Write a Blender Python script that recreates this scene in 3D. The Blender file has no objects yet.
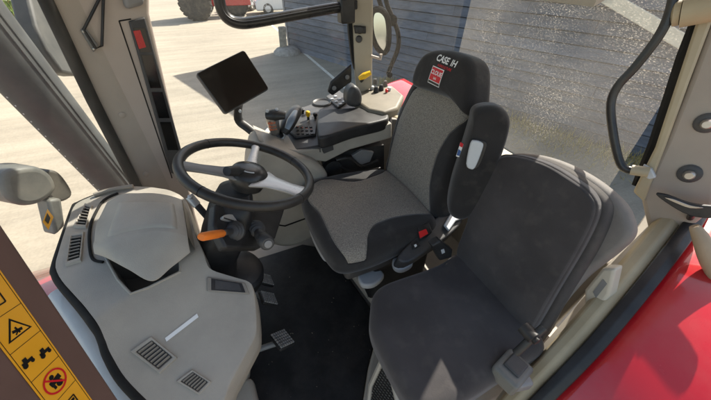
import bpy, bmesh, math, random
import numpy as np
from mathutils import Vector, noise
from mathutils.bvhtree import BVHTree
R = math.radians
random.seed(5)
S = bpy.context.scene
COL = S.collection

# ------------------------------------------------------------------ camera
CAM = np.array((-.41, -.83, 1.35)); F = 300.0; PITCH, YAW = R(39), R(24)
FW = np.array((math.sin(YAW)*math.cos(PITCH), math.cos(YAW)*math.cos(PITCH), -math.sin(PITCH)))
RT = np.array((math.cos(YAW), -math.sin(YAW), 0)); UP = np.cross(RT, FW)
cam = bpy.data.objects.new('camera', bpy.data.cameras.new('camera')); COL.objects.link(cam)
cam.location = CAM; cam.rotation_euler = (R(90)-PITCH, 0, -YAW)
cam.data.sensor_width = 36; cam.data.lens = 36*F/711; cam.data.clip_start = .02; cam.data.clip_end = 2000
S.camera = cam

# ------------------------------------------------------------------ light
SUN_AZ = np.array((.875, .484)); SUN_AZ = SUN_AZ/np.linalg.norm(SUN_AZ); SUN_EL = R(42)
w = bpy.data.worlds.new('World'); S.world = w; w.use_nodes = True
nt = w.node_tree; bg = nt.nodes['Background']
sky = nt.nodes.new('ShaderNodeTexSky'); sky.sky_type = 'NISHITA'; sky.sun_disc = False
sky.sun_elevation = SUN_EL; sky.sun_rotation = math.atan2(SUN_AZ[0], SUN_AZ[1]); sky.dust_density = 2.0
wb = nt.nodes.new('ShaderNodeMix'); wb.data_type = 'RGBA'; wb.blend_type = 'MULTIPLY'; wb.inputs[0].default_value = 1; wb.inputs[7].default_value = (1.12, 1.0, .85, 1)   # camera white balance
nt.links.new(sky.outputs[0], wb.inputs[6]); nt.links.new(wb.outputs[2], bg.inputs[0]); bg.inputs[1].default_value = .15
sl = bpy.data.lights.new('sun', 'SUN'); sl.energy = 5.0; sl.angle = R(.5); sl.color = (1, .94, .84)
sun = bpy.data.objects.new('sun', sl); COL.objects.link(sun)
sd = Vector((SUN_AZ[0]*math.cos(SUN_EL), SUN_AZ[1]*math.cos(SUN_EL), math.sin(SUN_EL)))
sun.rotation_euler = sd.to_track_quat('Z', 'Y').to_euler()
S.view_settings.view_transform = 'Standard'; S.view_settings.look = 'None'
S.view_settings.exposure = 1.22; S.view_settings.gamma = 1

# ------------------------------------------------------------------ helpers
def P(px, py, **k):
    """point of the place seen at a photo pixel, on a given x / y / z plane or a plane=(point, normal)"""
    d = FW + RT*(px-355.5)/F + UP*(200-py)/F
    if 'plane' in k:
        o, n = k['plane']; t = np.dot(np.array(o)-CAM, n)/np.dot(d, n)
    elif 'd' in k: t = k['d']
    else:
        a = next(iter(k)); i = 'xyz'.index(a); t = (k[a]-CAM[i])/d[i]
    return CAM + t*d

def V(a): return Vector([float(c) for c in a])
def unit(a): a = np.array(a, float); return a/np.linalg.norm(a)

def mesh_obj(name, verts, faces, mat, parent=None, smooth=True, attr=None, mats=None, fmat=None):
    me = bpy.data.meshes.new(name)
    me.from_pydata([tuple(map(float, v)) for v in verts], [], [tuple(f) for f in faces])
    for m in (mats or [mat]): me.materials.append(m)
    if fmat is not None: me.polygons.foreach_set('material_index', fmat)
    bm = bmesh.new(); bm.from_mesh(me)
    bmesh.ops.remove_doubles(bm, verts=bm.verts, dist=1e-6) if attr is None else None
    bmesh.ops.recalc_face_normals(bm, faces=bm.faces)
    bm.to_mesh(me); bm.free()
    if smooth:
        me.polygons.foreach_set('use_smooth', [True]*len(me.polygons))
    if attr is not None:
        at = me.attributes.new('seam', 'FLOAT', 'POINT'); at.data.foreach_set('value', [float(a) for a in attr])
    o = bpy.data.objects.new(name, me); COL.objects.link(o)
    if parent is not None: o.parent = parent
    return o

def auto(o, ang=40):
    me = o.data
    bm = bmesh.new(); bm.from_mesh(me)
    for e in bm.edges:
        e.smooth = not (len(e.link_faces) == 2 and e.calc_face_angle(0) > R(ang))
    bm.to_mesh(me); bm.free()
    return o

class MB:
    """collects shapes of one part"""
    def __init__(s): s.v = []; s.f = []; s.m = []
    def add(s, v, f, mi=0):
        n = len(s.v); s.v += [np.array(a, float) for a in v]; s.f += [tuple(i+n for i in q) for q in f]; s.m += [mi]*len(f); return s
    def build(s, name, mat, parent=None, bevel=0, seg=2, smooth=True, ang=40):
        mats = mat if isinstance(mat, list) else [mat]
        o = mesh_obj(name, s.v, s.f, None, parent, smooth, mats=mats, fmat=s.m)
        if bevel:
            md = o.modifiers.new('bevel', 'BEVEL'); md.width = bevel; md.segments = seg; md.limit_method = 'ANGLE'; md.angle_limit = R(35)
            md.harden_normals = False
        if smooth: auto(o, ang)
        return o
    def box(s, c, d, ax=None, mi=0):
        c = np.array(c, float); A = np.eye(3) if ax is None else np.array([unit(a) for a in ax])
        v = []
        for x in (-.5, .5):
            for y in (-.5, .5):
                for z in (-.5, .5): v.append(c+A[0]*x*d[0]+A[1]*y*d[1]+A[2]*z*d[2])
        return s.add(v, [(0,1,3,2),(4,6,7,5),(0,4,5,1),(2,3,7,6),(0,2,6,4),(1,5,7,3)], mi)
    def prism(s, pts, ext, mi=0):
        pts = [np.array(p, float) for p in pts]; ext = np.array(ext, float); n = len(pts)
        v = pts+[p+ext for p in pts]
        f = [tuple(range(n)), tuple(range(2*n-1, n-1, -1))]+[(i, (i+1) % n, n+(i+1) % n, n+i) for i in range(n)]
        return s.add(v, f, mi)
    def poly(s, pts, mi=0): return s.add(pts, [tuple(range(len(pts)))], mi)
    def tube(s, pts, r, n=12, mi=0, smooth=0, flat=None, cap=True):
        pts = [np.array(p, float) for p in pts]
        if smooth: pts = spline(pts, smooth)
        k = len(pts); rs = r if hasattr(r, '__len__') else [r]*k
        if hasattr(r, '__len__') and len(r) != k: rs = np.interp(np.linspace(0, 1, k), np.linspace(0, 1, len(r)), r)
        v = []; nrm = None
        for i, p in enumerate(pts):
            t = unit(pts[min(i+1, k-1)]-pts[max(i-1, 0)])
            if nrm is None:
                a = np.array((0, 0, 1.)) if abs(t[2]) < .9 else np.array((1., 0, 0)); nrm = unit(a-t*np.dot(a, t))
            else: nrm = unit(nrm-t*np.dot(nrm, t))
            b = np.cross(t, nrm)
            fl = flat or 1
            for j in range(n):
                a = 2*math.pi*j/n; v.append(p+rs[i]*(nrm*math.cos(a)*fl+b*math.sin(a)))
        f = [(i*n+j, i*n+(j+1) % n, (i+1)*n+(j+1) % n, (i+1)*n+j) for i in range(k-1) for j in range(n)]
        if cap: f += [tuple(range(n-1, -1, -1)), tuple(range((k-1)*n, k*n))]
        return s.add(v, f, mi)
    def lathe(s, base, axis, prof, n=24, mi=0):
        """prof: list of (radius, height) along axis"""
        base = np.array(base, float); t = unit(axis)
        a = np.array((0, 0, 1.)) if abs(t[2]) < .9 else np.array((1., 0, 0)); u = unit(a-t*np.dot(a, t)); b = np.cross(t, u)
        v = []
        for r, h in prof:
            for j in range(n):
                q = 2*math.pi*j/n; v.append(base+t*h+r*(u*math.cos(q)+b*math.sin(q)))
        k = len(prof)
        f = [(i*n+j, i*n+(j+1) % n, (i+1)*n+(j+1) % n, (i+1)*n+j) for i in range(k-1) for j in range(n)]
        f += [tuple(range(n-1, -1, -1)), tuple(range((k-1)*n, k*n))]
        return s.add(v, f, mi)

def spline(pts, n=8, closed=False):
    pts = [np.array(p, float) for p in pts]; k = len(pts); out = []
    for i in range(k if closed else k-1):
        g = (lambda j: pts[j % k]) if closed else (lambda j: pts[min(max(j, 0), k-1)])
        p0, p1, p2, p3 = g(i-1), g(i), g(i+1), g(i+2)
        for q in range(n):
            t = q/n
            out.append(.5*((2*p1)+(-p0+p2)*t+(2*p0-5*p1+4*p2-p3)*t*t+(-p0+3*p1-3*p2+p3)*t**3))
    if not closed: out.append(pts[-1])
    return out

def pad(name, outline, O, U, Vv, N, thick, e, bulge, mat, parent=None, seam=None, wob=.002, sm=8, rings=26, shape=None):
    """upholstered pad: closed outline in (u,v), rounded rim, bulging face, flat back"""
    O = np.array(O, float); U, Vv, N = unit(U), unit(Vv), unit(N)
    ol = np.array(spline([np.array(p) for p in outline], sm, True)); n = len(ol)
    c = (ol.max(0)+ol.min(0))/2; rad = np.linalg.norm(ol-c, axis=1)
    prof = []
    for t in np.linspace(0, 1, rings): prof.append(('in', t, 0))
    for a in np.linspace(0, math.pi/2, 8)[1:]: prof.append(('d', e*(1-math.sin(a)), -e*(1-math.cos(a))))
    eb = min(e, thick*.35)
    for h in np.linspace(-e, -(thick-eb), 5)[1:]: prof.append(('d', 0, h))
    for a in np.linspace(0, math.pi/2, 5)[1:]: prof.append(('d', eb*(1-math.cos(a)), -(thick-eb)-eb*math.sin(a)))
    prof.append(('d', 1e9, -thick))
    verts, att = [], []
    for kind, a, h in prof:
        for i in range(n):
            d = ol[i]-c
            s = a*(1-min(e/rad[i], .9)) if kind == 'in' else max(0, 1-a/rad[i])
            q = c+d*s
            hh = h+(bulge*(1-s**2.5) if h > -e-1e-6 else 0)
            if shape and h > -e-1e-6: hh += shape(q[0], q[1])*(1-s**6)
            p = O+U*q[0]+Vv*q[1]+N*hh
            if wob:
                k = noise.noise(V(p*9))*wob+noise.noise(V(p*23+7))*wob*.5
                p = p+N*k
            verts.append(p); att.append(seam(q[0], q[1], hh) if seam else 1.)
    k = len(prof)
    f = [(i*n+j, i*n+(j+1) % n, (i+1)*n+(j+1) % n, (i+1)*n+j) for i in range(k-1) for j in range(n)]
    o = mesh_obj(name, verts, f, mat, parent, attr=att)
    return o

def stick(o, target, d, off=.0012):
    """lay flat lettering or a badge onto the surface of target along direction d"""
    tm = target.data; bvh = BVHTree.FromPolygons([v.co[:] for v in tm.vertices], [p.vertices[:] for p in tm.polygons])
    d = V(d).normalized()
    for v in o.data.vertices:
        hit = bvh.ray_cast(v.co-d*.15, d)
        if hit[0] is not None: v.co = hit[0]-d*off
    return o

def text_mesh(name, txt, size, O, U, Vv, mat, parent=None, bold=0, shear=0, ext=0):
    cu = bpy.data.curves.new(name, 'FONT'); cu.body = txt; cu.size = size; cu.align_x = 'CENTER'; cu.align_y = 'CENTER'
    cu.offset = bold; cu.shear = shear
    to = bpy.data.objects.new(name, cu); COL.objects.link(to)
    dg = bpy.context.evaluated_depsgraph_get(); me = bpy.data.meshes.new_from_object(to.evaluated_get(dg))
    bpy.data.objects.remove(to); bpy.data.curves.remove(cu)
    O = np.array(O, float); U, Vv = unit(U), unit(Vv)
    for v in me.vertices: v.co = V(O+U*v.co.x+Vv*v.co.y)
    me.materials.clear(); me.materials.append(mat); me.name = name
    o = bpy.data.objects.new(name, me); COL.objects.link(o)
    if parent is not None: o.parent = parent
    return o

def thing(name, loc, label, cat, group=None):
    o = bpy.data.objects.new(name, None); COL.objects.link(o); o.location = V(loc); o.empty_display_size = .1
    o['label'] = label; o['category'] = cat
    if group: o['group'] = group
    # parts are modelled in world space; keep them there
    o['_w'] = 1; del o['_w']
    return o
def tag(o, label, cat, group=None):
    o['label'] = label; o['category'] = cat
    if group: o['group'] = group
    return o
def struct(o): o['kind'] = 'structure'; return o
def settle():
    """parts were made at world position: give each the inverse of its thing's place"""
    from mathutils import Matrix
    for o in COL.objects:
        if o.parent is not None and o.parent.type == 'EMPTY':
            o.matrix_parent_inverse = Matrix.Translation(-o.parent.location)

# ------------------------------------------------------------------ materials
def mk(name, col, rough=.6, var=.12, scale=14, bump=.1, bscale=180, dust=0, dustcol=(.42, .37, .29), metal=0, spec=.4, coat=0, sheen=0, stretch=None):
    m = bpy.data.materials.new(name); m.use_nodes = True; t = m.node_tree; N = t.nodes; L = t.links
    b = N['Principled BSDF']; b.inputs['Roughness'].default_value = rough; b.inputs['Metallic'].default_value = metal
    b.inputs['Specular IOR Level'].default_value = spec
    if coat: b.inputs['Coat Weight'].default_value = coat; b.inputs['Coat Roughness'].default_value = .08
    if sheen: b.inputs['Sheen Weight'].default_value = sheen; b.inputs['Sheen Roughness'].default_value = .5
    tc = N.new('ShaderNodeTexCoord'); src = tc.outputs['Object']
    if stretch:
        mp = N.new('ShaderNodeMapping'); mp.inputs['Scale'].default_value = stretch; L.new(src, mp.inputs[0]); src = mp.outputs[0]
    n1 = N.new('ShaderNodeTexNoise'); n1.inputs['Scale'].default_value = scale; n1.inputs['Detail'].default_value = 6; L.new(src, n1.inputs[0])
    r = N.new('ShaderNodeMapRange'); r.inputs[1].default_value = .3; r.inputs[2].default_value = .7; r.inputs[3].default_value = 1-var; r.inputs[4].default_value = 1+var
    L.new(n1.outputs[0], r.inputs[0])
    mx = N.new('ShaderNodeVectorMath'); mx.operation = 'SCALE'; mx.inputs[0].default_value = col; L.new(r.outputs[0], mx.inputs['Scale'])
    out = mx.outputs[0]
    if dust:
        n3 = N.new('ShaderNodeTexNoise'); n3.inputs['Scale'].default_value = 5; n3.inputs['Detail'].default_value = 9; n3.inputs['Roughness'].default_value = .7; L.new(src, n3.inputs[0])
        rr = N.new('ShaderNodeMapRange'); rr.inputs[1].default_value = .42; rr.inputs[2].default_value = .72; rr.inputs[4].default_value = dust; L.new(n3.outputs[0], rr.inputs[0])
        mc = N.new('ShaderNodeMix'); mc.data_type = 'RGBA'; L.new(rr.outputs[0], mc.inputs[0]); L.new(out, mc.inputs[6]); mc.inputs[7].default_value = (*dustcol, 1)
        out = mc.outputs[2]
    L.new(out, b.inputs['Base Color'])
    rv = N.new('ShaderNodeMapRange'); rv.inputs[3].default_value = max(0.02, rough-.1); rv.inputs[4].default_value = min(1, rough+.1); L.new(n1.outputs[0], rv.inputs[0]); L.new(rv.outputs[0], b.inputs['Roughness'])
    if bump:
        n2 = N.new('ShaderNodeTexNoise'); n2.inputs['Scale'].default_value = bscale; n2.inputs['Detail'].default_value = 4; L.new(src, n2.inputs[0])
        bp = N.new('ShaderNodeBump'); bp.inputs['Strength'].default_value = bump; bp.inputs['Distance'].default_value = .002; L.new(n2.outputs[0], bp.inputs['Height']); L.new(bp.outputs[0], b.inputs['Normal'])
    return m

def fabric(name, cdark, clight, plain=False):
    """two-tone seat cloth: woven light panel where seam<0, dark cloth elsewhere, a stitched groove between"""
    m = bpy.data.materials.new(name); m.use_nodes = True; t = m.node_tree; N = t.nodes; L = t.links
    b = N['Principled BSDF']; b.inputs['Roughness'].default_value = .95; b.inputs['Specular IOR Level'].default_value = .15
    b.inputs['Sheen Weight'].default_value = .25
    tc = N.new('ShaderNodeTexCoord'); at = N.new('ShaderNodeAttribute'); at.attribute_name = 'seam'
    lt = N.new('ShaderNodeMath'); lt.operation = 'LESS_THAN'; lt.inputs[1].default_value = 0; L.new(at.outputs['Fac'], lt.inputs[0])
    fine = N.new('ShaderNodeTexNoise'); fine.inputs['Scale'].default_value = 260; fine.inputs['Detail'].default_value = 3; L.new(tc.outputs['Object'], fine.inputs[0])
    big = N.new('ShaderNodeTexNoise'); big.inputs['Scale'].default_value = 7; big.inputs['Detail'].default_value = 6; L.new(tc.outputs['Object'], big.inputs[0])
    vr = N.new('ShaderNodeMapRange'); vr.inputs[1].default_value = .35; vr.inputs[2].default_value = .65; vr.inputs[3].default_value = .66; vr.inputs[4].default_value = 1.3; L.new(fine.outputs[0], vr.inputs[0])
    a = N.new('ShaderNodeVectorMath'); a.operation = 'SCALE'; a.inputs[0].default_value = clight; L.new(vr.outputs[0], a.inputs['Scale'])
    v2 = N.new('ShaderNodeMapRange'); v2.inputs[1].default_value = .3; v2.inputs[2].default_value = .7; v2.inputs[3].default_value = .8; v2.inputs[4].default_value = 1.3; L.new(big.outputs[0], v2.inputs[0])
    d = N.new('ShaderNodeVectorMath'); d.operation = 'SCALE'; d.inputs[0].default_value = cdark; L.new(v2.outputs[0], d.inputs['Scale'])
    mc = N.new('ShaderNodeMix'); mc.data_type = 'RGBA'; mc.inputs[0].default_value = 0
    if not plain: L.new(lt.outputs[0], mc.inputs[0])
    L.new(d.outputs[0], mc.inputs[6]); L.new(a.outputs[0], mc.inputs[7])
    # dust spots
    ds = N.new('ShaderNodeTexNoise'); ds.inputs['Scale'].default_value = 22; ds.inputs['Detail'].default_value = 8; L.new(tc.outputs['Object'], ds.inputs[0])
    dr = N.new('ShaderNodeMapRange'); dr.inputs[1].default_value = .55; dr.inputs[2].default_value = .8; dr.inputs[4].default_value = .10; L.new(ds.outputs[0], dr.inputs[0])
    m2 = N.new('ShaderNodeMix'); m2.data_type = 'RGBA'; L.new(dr.outputs[0], m2.inputs[0]); L.new(mc.outputs[2], m2.inputs[6]); m2.inputs[7].default_value = (.3, .26, .21, 1)
    L.new(m2.outputs[2], b.inputs['Base Color'])
    ab = N.new('ShaderNodeMath'); ab.operation = 'ABSOLUTE'; L.new(at.outputs['Fac'], ab.inputs[0])
    gr = N.new('ShaderNodeMapRange'); gr.inputs[1].default_value = 0; gr.inputs[2].default_value = .006; L.new(ab.outputs[0], gr.inputs[0])
    b1 = N.new('ShaderNodeBump'); b1.inputs['Strength'].default_value = .8; b1.inputs['Distance'].default_value = .006; L.new(gr.outputs[0], b1.inputs['Height'])
    b2 = N.new('ShaderNodeBump'); b2.inputs['Strength'].default_value = .25; b2.inputs['Distance'].default_value = .0015; L.new(fine.outputs[0], b2.inputs['Height']); L.new(b1.outputs[0], b2.inputs['Normal'])
    b3 = N.new('ShaderNodeBump'); b3.inputs['Strength'].default_value = .25; b3.inputs['Distance'].default_value = .02; L.new(big.outputs[0], b3.inputs['Height']); L.new(b2.outputs[0], b3.inputs['Normal'])
    L.new(b3.outputs[0], b.inputs['Normal'])
    return m

def dusty_glass(name, haze=.15, specks=.3, tint=(.93, .96, .95), sc=60, trans=.8, smear=(1, 1, 1), dcol=(.62, .58, .5), ior=1.35, t0=.58, t1=.74):
    m = bpy.data.materials.new(name); m.use_nodes = True; t = m.node_tree; N = t.nodes; L = t.links
    for n in list(N):
        if n.type == 'BSDF_PRINCIPLED': N.remove(n)
    out = [n for n in N if n.type == 'OUTPUT_MATERIAL'][0]
    tr = N.new('ShaderNodeBsdfTransparent'); tr.inputs[0].default_value = (*tint, 1)
    gl = N.new('ShaderNodeBsdfGlossy'); gl.inputs['Roughness'].default_value = .03
    fr = N.new('ShaderNodeFresnel'); ge = N.new('ShaderNodeNewGeometry'); im = N.new('ShaderNodeMix'); im.inputs[2].default_value = ior; im.inputs[3].default_value = 1/ior   # thin pane: same reflection from both sides
    L.new(ge.outputs['Backfacing'], im.inputs[0]); L.new(im.outputs[0], fr.inputs[0])
    m1 = N.new('ShaderNodeMixShader'); L.new(fr.outputs[0], m1.inputs[0]); L.new(tr.outputs[0], m1.inputs[1]); L.new(gl.outputs[0], m1.inputs[2])
    tl = N.new('ShaderNodeBsdfTranslucent'); tl.inputs[0].default_value = (*dcol, 1)
    df = N.new('ShaderNodeBsdfDiffuse'); df.inputs[0].default_value = (*dcol, 1)
    md = N.new('ShaderNodeMixShader'); md.inputs[0].default_value = trans; L.new(df.outputs[0], md.inputs[1]); L.new(tl.outputs[0], md.inputs[2])
    tc = N.new('ShaderNodeTexCoord'); mp = N.new('ShaderNodeMapping'); mp.inputs['Scale'].default_value = smear; mp.inputs['Rotation'].default_value = (R(38), 0, 0); L.new(tc.outputs['Object'], mp.inputs[0])
    a = N.new('ShaderNodeTexNoise'); a.inputs['Scale'].default_value = sc; a.inputs['Detail'].default_value = 5; a.inputs['Roughness'].default_value = .7; L.new(mp.outputs[0], a.inputs[0])
    ar = N.new('ShaderNodeMapRange'); ar.inputs[1].default_value = t0; ar.inputs[2].default_value = t1; ar.inputs[4].default_value = specks; L.new(a.outputs[0], ar.inputs[0])
    c = N.new('ShaderNodeTexNoise'); c.inputs['Scale'].default_value = 4; c.inputs['Detail'].default_value = 7; L.new(mp.outputs[0], c.inputs[0])
    cr = N.new('ShaderNodeMapRange'); cr.inputs[1].default_value = .3; cr.inputs[2].default_value = .75; cr.inputs[3].default_value = haze*.4; cr.inputs[4].default_value = haze*1.5; L.new(c.outputs[0], cr.inputs[0])
    k = N.new('ShaderNodeTexNoise'); k.inputs['Scale'].default_value = 3.1; k.inputs['Detail'].default_value = 5; L.new(tc.outputs['Object'], k.inputs[0])
    kr = N.new('ShaderNodeMapRange'); kr.inputs[1].default_value = .44; kr.inputs[2].default_value = .70; kr.inputs[3].default_value = .18; L.new(k.outputs[0], kr.inputs[0])
    km = N.new('ShaderNodeMath'); km.operation = 'MULTIPLY'; L.new(ar.outputs[0], km.inputs[0]); L.new(kr.outputs[0], km.inputs[1])
    ad = N.new('ShaderNodeMath'); ad.operation = 'ADD'; ad.use_clamp = True; L.new(km.outputs[0], ad.inputs[0]); L.new(cr.outputs[0], ad.inputs[1])
    m2 = N.new('ShaderNodeMixShader'); L.new(ad.outputs[0], m2.inputs[0]); L.new(m1.outputs[0], m2.inputs[1]); L.new(md.outputs[0], m2.inputs[2])
    L.new(m2.outputs[0], out.inputs[0])
    return m

BEIGE = mk('warm_grey_cab_plastic', (.35, .322, .275), .5, .11, 7, .3, 300, dust=.35, dustcol=(.5, .45, .37))
BEIGED = mk('darker_warm_grey_plastic', (.25, .225, .19), .55, .08, 9, .12, 420, dust=.2)
PILLAR = mk('mauve_grey_pillar_trim', (.44, .375, .325), .6, .06, 7, .15, 500, dust=.12)
TAN = mk('tan_painted_frame', (.38, .32, .21), .5, .1, 12, .08, 90, dust=.25)
BROWN = mk('brown_grey_pillar_paint', (.14, .085, .07), .5, .08, 12, .08, 120)
BLACK = mk('black_plastic', (.018, .018, .019), .45, .2, 20, .1, 300, dust=.06)
SATIN = mk('black_satin_plastic', (.022, .022, .023), .3, .2, 20, .05, 300, dust=.08)
RUBBER = mk('black_rubber_seal', (.011, .011, .011), .75, .2, 20, .1, 200, dust=.04, spec=.2)
LEATHER = mk('black_wheel_leather', (.022, .021, .02), .42, .2, 40, .25, 500, dust=.05)
CHAR = mk('charcoal_plastic', (.045, .045, .047), .5, .12, 15, .12, 350, dust=.12)
GREYP = mk('mid_grey_plastic', (.2, .2, .2), .5, .1, 15, .1, 350, dust=.15)
LGREY = mk('light_grey_plastic', (.5, .52, .53), .42, .06, 15, .08, 350, dust=.15)
SILVER = mk('silver_painted_plastic', (.55, .54, .52), .3, .05, 15, .03, 300, metal=.35)
STEEL = mk('worn_steel', (.42, .4, .37), .35, .15, 30, .1, 150, metal=.8, dust=.2)
CHROME = mk('dark_chrome', (.3, .3, .3), .2, .05, 30, 0, metal=1)
ORANGE = mk('orange_plastic', (.85, .22, .03), .4, .05, 20, .05)
YELLOW = mk('yellow_plastic', (.85, .50, .02), .4, .05, 20, .05)
REDP = mk('red_plastic', (.75, .03, .03), .35, .05, 20, .03)
REDPAINT = mk('red_tractor_paint', (.46, .008, .016), .25, .04, 6, 0, 60, dust=.08, coat=1)
WHITE = mk('white_plastic', (.78, .77, .74), .45, .04, 20, .03, dust=.1)
STICKW = mk('white_print', (.8, .8, .78), .5, .02, 20, 0)
STICKR = mk('red_print', (.6, .01, .02), .5, .02, 20, 0)
STICKY = mk('yellow_decal_film', (.83, .40, .025), .35, .04, 20, 0, dust=.08)
STICKK = mk('black_print', (.012, .012, .012), .4, .05, 20, 0)
SCREEN = mk('black_screen_glass', (.006, .006, .006), .08, .1, 20, 0, spec=.5, dust=.03)
FLOORMAT = mk('black_floor_mat', (.009, .009, .0095), .7, .4, 14, .5, 120, dust=.5, dustcol=(.06, .056, .05))
DRIVER = fabric('driver_seat_cloth', (.025, .023, .022), (.24, .215, .18))
PASSEN = fabric('passenger_seat_cloth', (.055, .049, .048), (.055, .049, .048), plain=True)
GLASSF = dusty_glass('dusty_windscreen_glass', .055, .08, (.95, .96, .95), 40, .6, (1, 1, .35), ior=1.15)
GLASSR = dusty_glass('dusty_rear_glass', .075, .55, (.93, .95, .95), 330, .8, (1, .45, 1), t0=.53, t1=.68)
GLASSQ = dusty_glass('quarter_glass', .018, .14, (.93, .95, .95), 230, .8, (1, .38, 1), t0=.53, t1=.70)
GLASSD = dusty_glass('door_glass', .03, .06, (.93, .95, .95), 50)
BLACKM = mk('matt_black_arm', (.006, .006, .006), .7, .2, 20, 0, spec=.08)
MIRROR = mk('mirror_glass', (.6, .6, .58), .04, .02, 20, 0, metal=1)

# ------------------------------------------------------------------ setting: ground
GZ = -1.4
def concrete():
    m = mk('sunlit_concrete_yard', (.30, .262, .20), .9, .14, .35, .4, 30, dust=.55, dustcol=(.35, .312, .245))
    t = m.node_tree; N = t.nodes; L = t.links; b = N['Principled BSDF']; src = b.inputs['Base Color'].links[0].from_socket
    tc = N.new('ShaderNodeTexCoord'); mp = N.new('ShaderNodeMapping'); mp.inputs['Scale'].default_value = (.25, 2.2, 1); mp.inputs['Rotation'].default_value = (0, 0, R(20)); L.new(tc.outputs['Object'], mp.inputs[0])
    a = N.new('ShaderNodeTexNoise'); a.inputs['Scale'].default_value = 1.3; a.inputs['Detail'].default_value = 8; a.inputs['Roughness'].default_value = .7; L.new(mp.outputs[0], a.inputs[0])
    r = N.new('ShaderNodeMapRange'); r.inputs[1].default_value = .35; r.inputs[2].default_value = .7; r.inputs[3].default_value = .80; r.inputs[4].default_value = 1.08; L.new(a.outputs[0], r.inputs[0])
    f = N.new('ShaderNodeTexNoise'); f.inputs['Scale'].default_value = 28; f.inputs['Detail'].default_value = 4; L.new(tc.outputs['Object'], f.inputs[0])
    fr = N.new('ShaderNodeMapRange'); fr.inputs[1].default_value = .35; fr.inputs[2].default_value = .65; fr.inputs[3].default_value = .93; fr.inputs[4].default_value = 1.06; L.new(f.outputs[0], fr.inputs[0])
    mu = N.new('ShaderNodeMath'); mu.operation = 'MULTIPLY'; L.new(r.outputs[0], mu.inputs[0]); L.new(fr.outputs[0], mu.inputs[1])
    v = N.new('ShaderNodeVectorMath'); v.operation = 'SCALE'; L.new(src, v.inputs[0]); L.new(mu.outputs[0], v.inputs['Scale']); L.new(v.outputs[0], b.inputs['Base Color'])
    return m
g = MB().poly([(-500, -500, GZ), (500, -500, GZ), (500, 500, GZ), (-500, 500, GZ)]).build('ground', concrete(), smooth=False); struct(g)
# ------------------------------------------------------------------ building
bc = P(291, 49, z=GZ)          # far left corner of the clad wall
bd = unit((.33, -.95, 0)); bnrm = unit((-.95, -.33, 0)); BH = 3.7; BL = 15.0
bld = thing('clad_building', bc+bd*BL/2-bnrm*3, 'long grey building clad in horizontal boards behind the cab', 'building')
WOODS = [mk('grey_weathered_cladding', tuple(c*k for c in (.10, .115, .145)), .8, .25, 3, .4, 40, stretch=(1, 1, 6), dust=.3, dustcol=(.2, .2, .2)) for k in (.85, 1., 1.18)]
m = MB(); nb = 19
bw = BH/nb
for i in range(nb):            # each board laps over the one below
    z0 = GZ+i*bw; prof = [(.0, z0), (.05, z0), (.014, z0+bw-.02), (.0, z0+bw-.02)]
    u0 = 0
    while u0 < BL:
        u1 = min(BL, u0+random.uniform(2.5, 4.5)); jt_ = random.uniform(-.004, .006)
        m.prism([bc+bd*u0+bnrm*(a+jt_)+np.array((0, 0, z-GZ)) for a, z in prof], bd*(u1-u0-.006), random.randrange(3)); u0 = u1
m.build('board_cladding', WOODS, bld, smooth=False)
DARKW = mk('dark_wall_core', (.03, .03, .035), .9)
MB().prism([bc-bnrm*.01, bc-bnrm*.01+bd*BL, bc-bnrm*6+bd*BL, bc-bnrm*6], (0, 0, BH)).build('wall', DARKW, bld, smooth=False)
MB().box(bc-bd*.06+np.array((0, 0, BH/2))+bnrm*.0, (.1, .12, BH), (bd, bnrm, (0, 0, 1))).build('corner_trim', mk('corner_flashing', (.17, .18, .2), .6), bld, .006)
MB().prism([bc+bnrm*.25-bd*.3+np.array((0, 0, BH)), bc+bnrm*.25+bd*(BL+.3)+np.array((0, 0, BH)), bc-bnrm*6.2+bd*(BL+.3)+np.array((0, 0, BH+.5)), bc-bnrm*6.2-bd*.3+np.array((0, 0, BH+.5))], (0, 0, .15)).build('roof', mk('roof_sheet', (.2, .2, .2), .5), bld, smooth=False)
# painted line and yard details
l0, l1 = P(268, 22, z=GZ), P(338, 82, z=GZ); ld = unit(l1-l0); lp = np.array((-ld[1], ld[0], 0))*.05
up = np.array((0, 0, .004))
struct(MB().poly([l0-lp-ld*3+up, l0+lp-ld*3+up, l1+lp+ld*6+up, l1-lp+ld*6+up]).build('painted_line', mk('worn_white_paint', (.66, .62, .52), .8, .3, 18), smooth=False))
# dry grass strip along the wall foot
GRASS = mk('dry_straw_grass', (.34, .27, .10), .9, .4, 60)
gm = MB()
for i in range(3800):
    a = random.uniform(5.0, BL); off = abs(random.gauss(0, .45))+.05
    p = bc+bd*a+bnrm*off; h = random.uniform(.05, .22)*(1.2-min(off, 1)*.6); an = random.uniform(0, 6.28)
    d = np.array((math.cos(an), math.sin(an), 0)); q = np.array((random.gauss(0, .06), random.gauss(0, .06), h))
    gm.add([p-d*.006, p+d*.006, p+q*.6+d*.004, p+q], [(0, 1, 2), (0, 2, 3)])
o = gm.build('dry_grass', GRASS, smooth=False); o['kind'] = 'stuff'; o['label'] = 'dry yellow grass along the foot of the boarded wall'
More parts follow.
